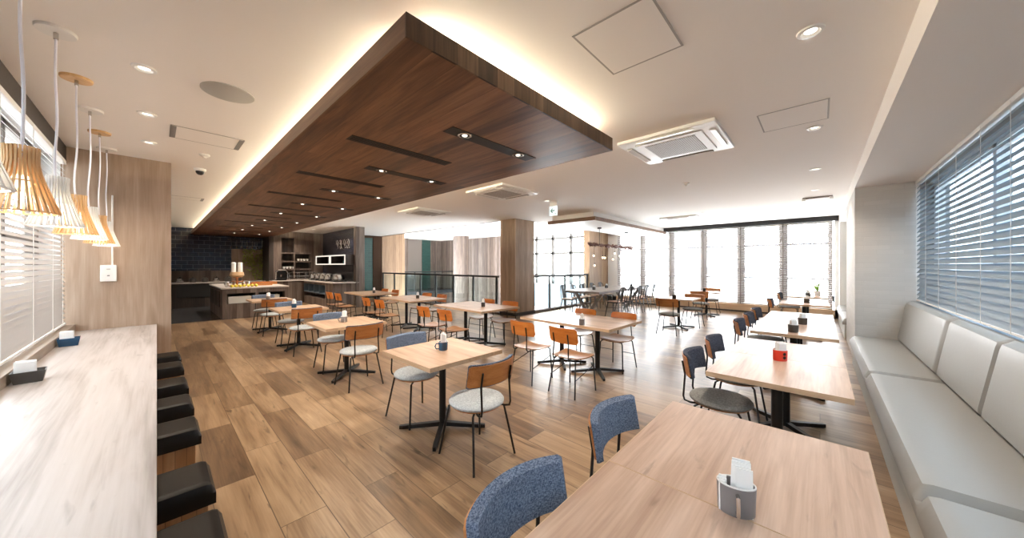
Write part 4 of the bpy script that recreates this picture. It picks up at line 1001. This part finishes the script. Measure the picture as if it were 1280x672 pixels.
for k, (x, y, lb) in enumerate(((.95, .9, 'low wooden serving tray on the island, left of the ivy'), (1.2, 1.5, 'second wooden serving tray further back on the island'))):
    o = thing('serving_tray', lb, 'tray', (ISX + x, ISY + y, .86))
    MB().box(-.30, .30, -.22, .22, 0, .02).build('board', 'back_ply', o)
    MB().box(-.30, .30, -.22, -.20, .02, .08).box(-.30, .30, .20, .22, .02, .08).box(-.3, -.28, -.2, .2, .02, .08).box(.28, .3, -.2, .2, .02, .08).build('rim', 'back_ply', o)
# back counter
t = thing('back_counter', 'dark counter running under the midnight tile wall', 'counter', (XL, YF - .65, 0))
MB().box(0, 3.0, .03, .61, 0, .83).build('body', 'darkwood', t)
MB().box(0, 3.7, -.02, .61, .83, .87).build('worktop', 'stone_top', t, bevel=.003)
MB().box(1.2, 2.6, .0, .03, .35, .78).build('open_shelf_shade', 'black_matte', t)  # solid black panel; its colour stands in for shade inside the shelf
for k in range(6):
    o = thing('serving_pot', 'steel pot on the dark back counter, %s from the left' % ['first', 'second', 'third', 'fourth', 'fifth', 'sixth'][k], 'pot', (.55 + .32 * k, YF - .4, .87), 0, 'pots on the back counter')
    MB().lathe([(.08, 0), (.10, .06), (.09, .14), (.03, .17)], 16).build('body', 'chrome' if k % 3 == 0 else 'cupdark', o, smooth=True)
    MB().ball((0, 0, .18), .018, 8).build('knob', 'black', o)
# corner buffet
t = thing('buffet_counter', 'grey brown boarded buffet counter along the black brick wing', 'counter', (3.98, 11.86, 0))
b_ = MB(); b_.box(0, .74, 0, 3.1, .0, .30); b_.box(0, .74, 0, .7, .30, .86); b_.box(.35, .74, .7, 3.1, .30, .86); b_.box(0, .35, .7, 3.1, .78, .86)
b_.build('body', 'greywood', t)
MB().box(-.04, .86, -.04, 3.17, .86, .90).build('worktop', 'stone_top', t, bevel=.004)
q = MB()
for y in (.7, 1.3, 1.9, 2.5, 3.1): q.box(-.005, .345, y, y + .03, .48, .78)
q.box(-.005, .345, .7, 3.13, .46, .49); q.build('shelf_divider', 'steel_blue', t)
t = thing('buffet_counter', 'grey brown boarded counter under the shelf wall', 'counter', (2.96, 15.0, 0))
MB().box(0, 1.88, .10, .585, 0, .86).build('body', 'greywood', t)
MB().box(0, 1.88, 0.06, .585, .86, .90).build('worktop', 'stone_top', t, bevel=.004)
# chafing dishes
for k in range(5):
    o = thing('chafing_dish', 'round steel chafing dish on the buffet counter, %s from the right' % ['first and largest', 'second', 'third', 'fourth', 'fifth'][k], 'chafing dish', (4.22 + (.12 if k == 0 else 0), 12.4 + .55 * k, .90), 0, 'chafing dishes on the buffet')
    r_ = .21 if k == 0 else .15
    MB().lathe([(r_ * .8, .0), (r_ * .85, .06), (r_, .08), (r_, .16), (r_ * .85, .24), (r_ * .3, .28)], 24).build('body', 'chrome', o, smooth=True)
    MB().ball((0, 0, .295), .022, 8).build('knob', 'black', o)
    MB().cbox((-.0, 0, .02), (r_ * 2.0, r_ * 2.0, .03)).build('stand', 'black', o)
# wall cabinets with lit frames
for y0, y1, lb in ((13.45, 15.0, 'left wall cabinet with glowing white frame on the black brick wing'), (11.95, 13.38, 'right wall cabinet with glowing white frame on the black brick wing')):
    t = thing('wall_cabinet', lb, 'cabinet', (4.40, y0, 1.50)); L_ = y1 - y0
    MB().box(.02, .45, 0, L_, 0, .02).box(.02, .45, 0, L_, .33, .35).box(.02, .45, 0, .02, .02, .33).box(.02, .45, L_ - .02, L_, .02, .33).box(.42, .45, .02, L_ - .02, .02, .33).build('body', 'darkwood', t)
    MB().box(0, .02, 0, L_, 0, .04).box(0, .02, 0, L_, .31, .35).box(0, .02, 0, .05, .04, .31).box(0, .02, L_ - .05, L_, .04, .31).build('frame', 'shelf_glow', t)
    for k in range(5):
        o = tag(MB().lathe([(.03, 0), (.035, .12)], 14, (4.62, y0 + .15 + .13 * k, 1.52)).build('drinking_glass', plain('teal_glass', (.10, .30, .34), .1) if 'teal_glass' not in bpy.data.materials else bpy.data.materials['teal_glass'], smooth=True),
                'small teal glass inside the %s' % lb.split(' with')[0], 'glass', 'glasses in the %s' % lb.split(' with')[0])
# wire letters on the brick wing
t = MB()
for k, (w_, ks) in enumerate(((.22, 1), (.22, 2), (.22, 3), (.22, 1))):
    y = 13.9 - k * .36
    t.tube([(4.835, y + .12 * math.cos(a) * (1 if ks != 2 else .5), 2.28 + .17 * math.sin(a * (1 if ks != 3 else 1))) for a in [i * math.pi / 8 for i in range(0, 13 + (k % 2) * 3)]], .012, 6)
    t.tube([(4.835, y - .13, 2.12), (4.835, y + .10, 2.44)], .010, 6)
tag(t.build('wall_ornament', 'chrome'), 'thin wire lettering ornament on the black brick wing', 'ornament')
# shelves alcove
t = thing('display_shelf', 'grey wood display shelves set into the shelf wall', 'shelf', (3.36, 15.60, .95))
MB().box(0, 1.04, .32, .34, 0, 1.62).build('back_panel', 'darkwood', t)
for z in (.34, .66, 1.00):
    MB().box(0, 1.04, -.02, .32, z, z + .05).build('shelf_board', 'greywood', t)
MB().box(.42, .47, -.01, .32, 0, 1.02).build('divider', 'greywood', t)
for k in range(8):
    sx, z = ((.52 + .12 * k, 1.05) if False else ((.60 + .11 * k, .71) if k < 4 else (.10 + .11 * (k - 4), .39)))
    o = tag(MB().lathe([(.03, 0), (.045, .05), (.048, .09)], 14, (3.36 + sx, 15.68, .95 + z)).build('tea_cup', 'white_gloss', smooth=True), 'white cup on the %s of the display shelves' % ('upper right shelf' if k < 4 else 'lower left shelf'), 'cup', 'cups on the %s display shelf' % ('upper' if k < 4 else 'lower'))
t = thing('coffee_machine', 'chrome and dark coffee machine on the counter under the shelves', 'coffee machine', (3.28, 15.28, .90))
MB().box(-.16, .16, -.10, .14, 0, .08).box(-.16, .16, .04, .14, .08, .36).build('body', 'black', t)
MB().tube([(-.19, -.12, .05), (-.19, -.12, .30), (-.12, -.12, .40), (.12, -.12, .40), (.19, -.12, .30), (.19, -.12, .05)], .022, 8).build('hood', 'chrome', t, smooth=True)
MB().lathe([(.03, .14), (.03, .22)], 12, (0, -.02, 0)).build('spout', 'chrome', t)
t = thing('wire_rack', 'open black wire rack on the counter under the shelves', 'rack', (4.0, 15.3, .90))
q = MB()
for x in (-.42, -.14, .14, .42):
    for y in (-.12, .12): q.tube([(x, y, 0), (x, y, .30)], .008, 6)
for z in (.0, .15, .30):
    for y in (-.12, .12): q.tube([(-.42, y, max(z, .01)), (.42, y, max(z, .01))], .008, 6)
q.build('frame', 'chrome', t)
# ivy panel and its hanging lights
iv = thing('ivy_panel', 'climbing ivy leaves on the pale niche panel behind the island', 'plant', (2.6, YF, .9))
q = MB(); q2 = MB()
for k in range(9):
    x = -.25 + .075 * k
    q2.tube([(x + .03 * math.sin(j + k), -.03, 1.25 - j * .15) for j in range(9)], .004, 5)
for k in range(330):
    x = random.uniform(-.28, .38); top = 1.22; low = .0 if x > .0 else (.75 - (x + .28) * 1.6 + random.uniform(-.15, .1))
    z = random.uniform(max(low, .0), top)
    q.cbox((x, -.04 - random.uniform(0, .05), z), (.065, .045, .004), rot=Matrix.Rotation(random.uniform(0, 6.3), 4, (random.uniform(-1, 1), random.uniform(.2, 1), random.uniform(-1, 1))))
q.build('leaves', 'leaf', iv); q2.build('stem', 'leaf', iv)
t = thing('hanging_glasses', 'row of small hanging lamps above the ivy niche', 'lamps', (2.5, YF - .25, 2.15))
for k in range(8):
    c_ = MB().tube([(-.55 + .16 * k, 0, .06), (-.55 + .16 * k, 0, .30)], .004, 5).build('lamp_cord', 'chrome', t)
    MB().lathe([(.03, 0), (.015, .07)], 10, (-.55 + .16 * k, 0, 0)).build('lamp_bulb', 'chrome', c_)
MB().box(-.65, .65, -.02, .02, .30, .33).build('rail', 'black', t)
# chair in the far green doorway corner + potted plant on the window sill
t = thing('potted_plant', 'small bright green plant on the farthest bench side table by the window', 'plant', (11.33, .05, .70))
MB().lathe([(.05, 0), (.07, .12)], 16).build('pot', 'white_gloss', t, smooth=True)
q = MB()
for k in range(14):
    a = random.uniform(0, 6.28); l = random.uniform(.18, .30)
    q.slab_fn(lambda u, v, s_, a=a, l=l: ((.015 * (1 - v) + .004) * (2 * u - 1) * -math.sin(a) + l * .7 * v * math.cos(a), (.015 * (1 - v) + .004) * (2 * u - 1) * math.cos(a) + l * .7 * v * math.sin(a), .12 + l * v * (1.3 - .5 * v) - (.002 if s_ else 0)), 2, 5)
q.build('leaves', 'leafbright', t)
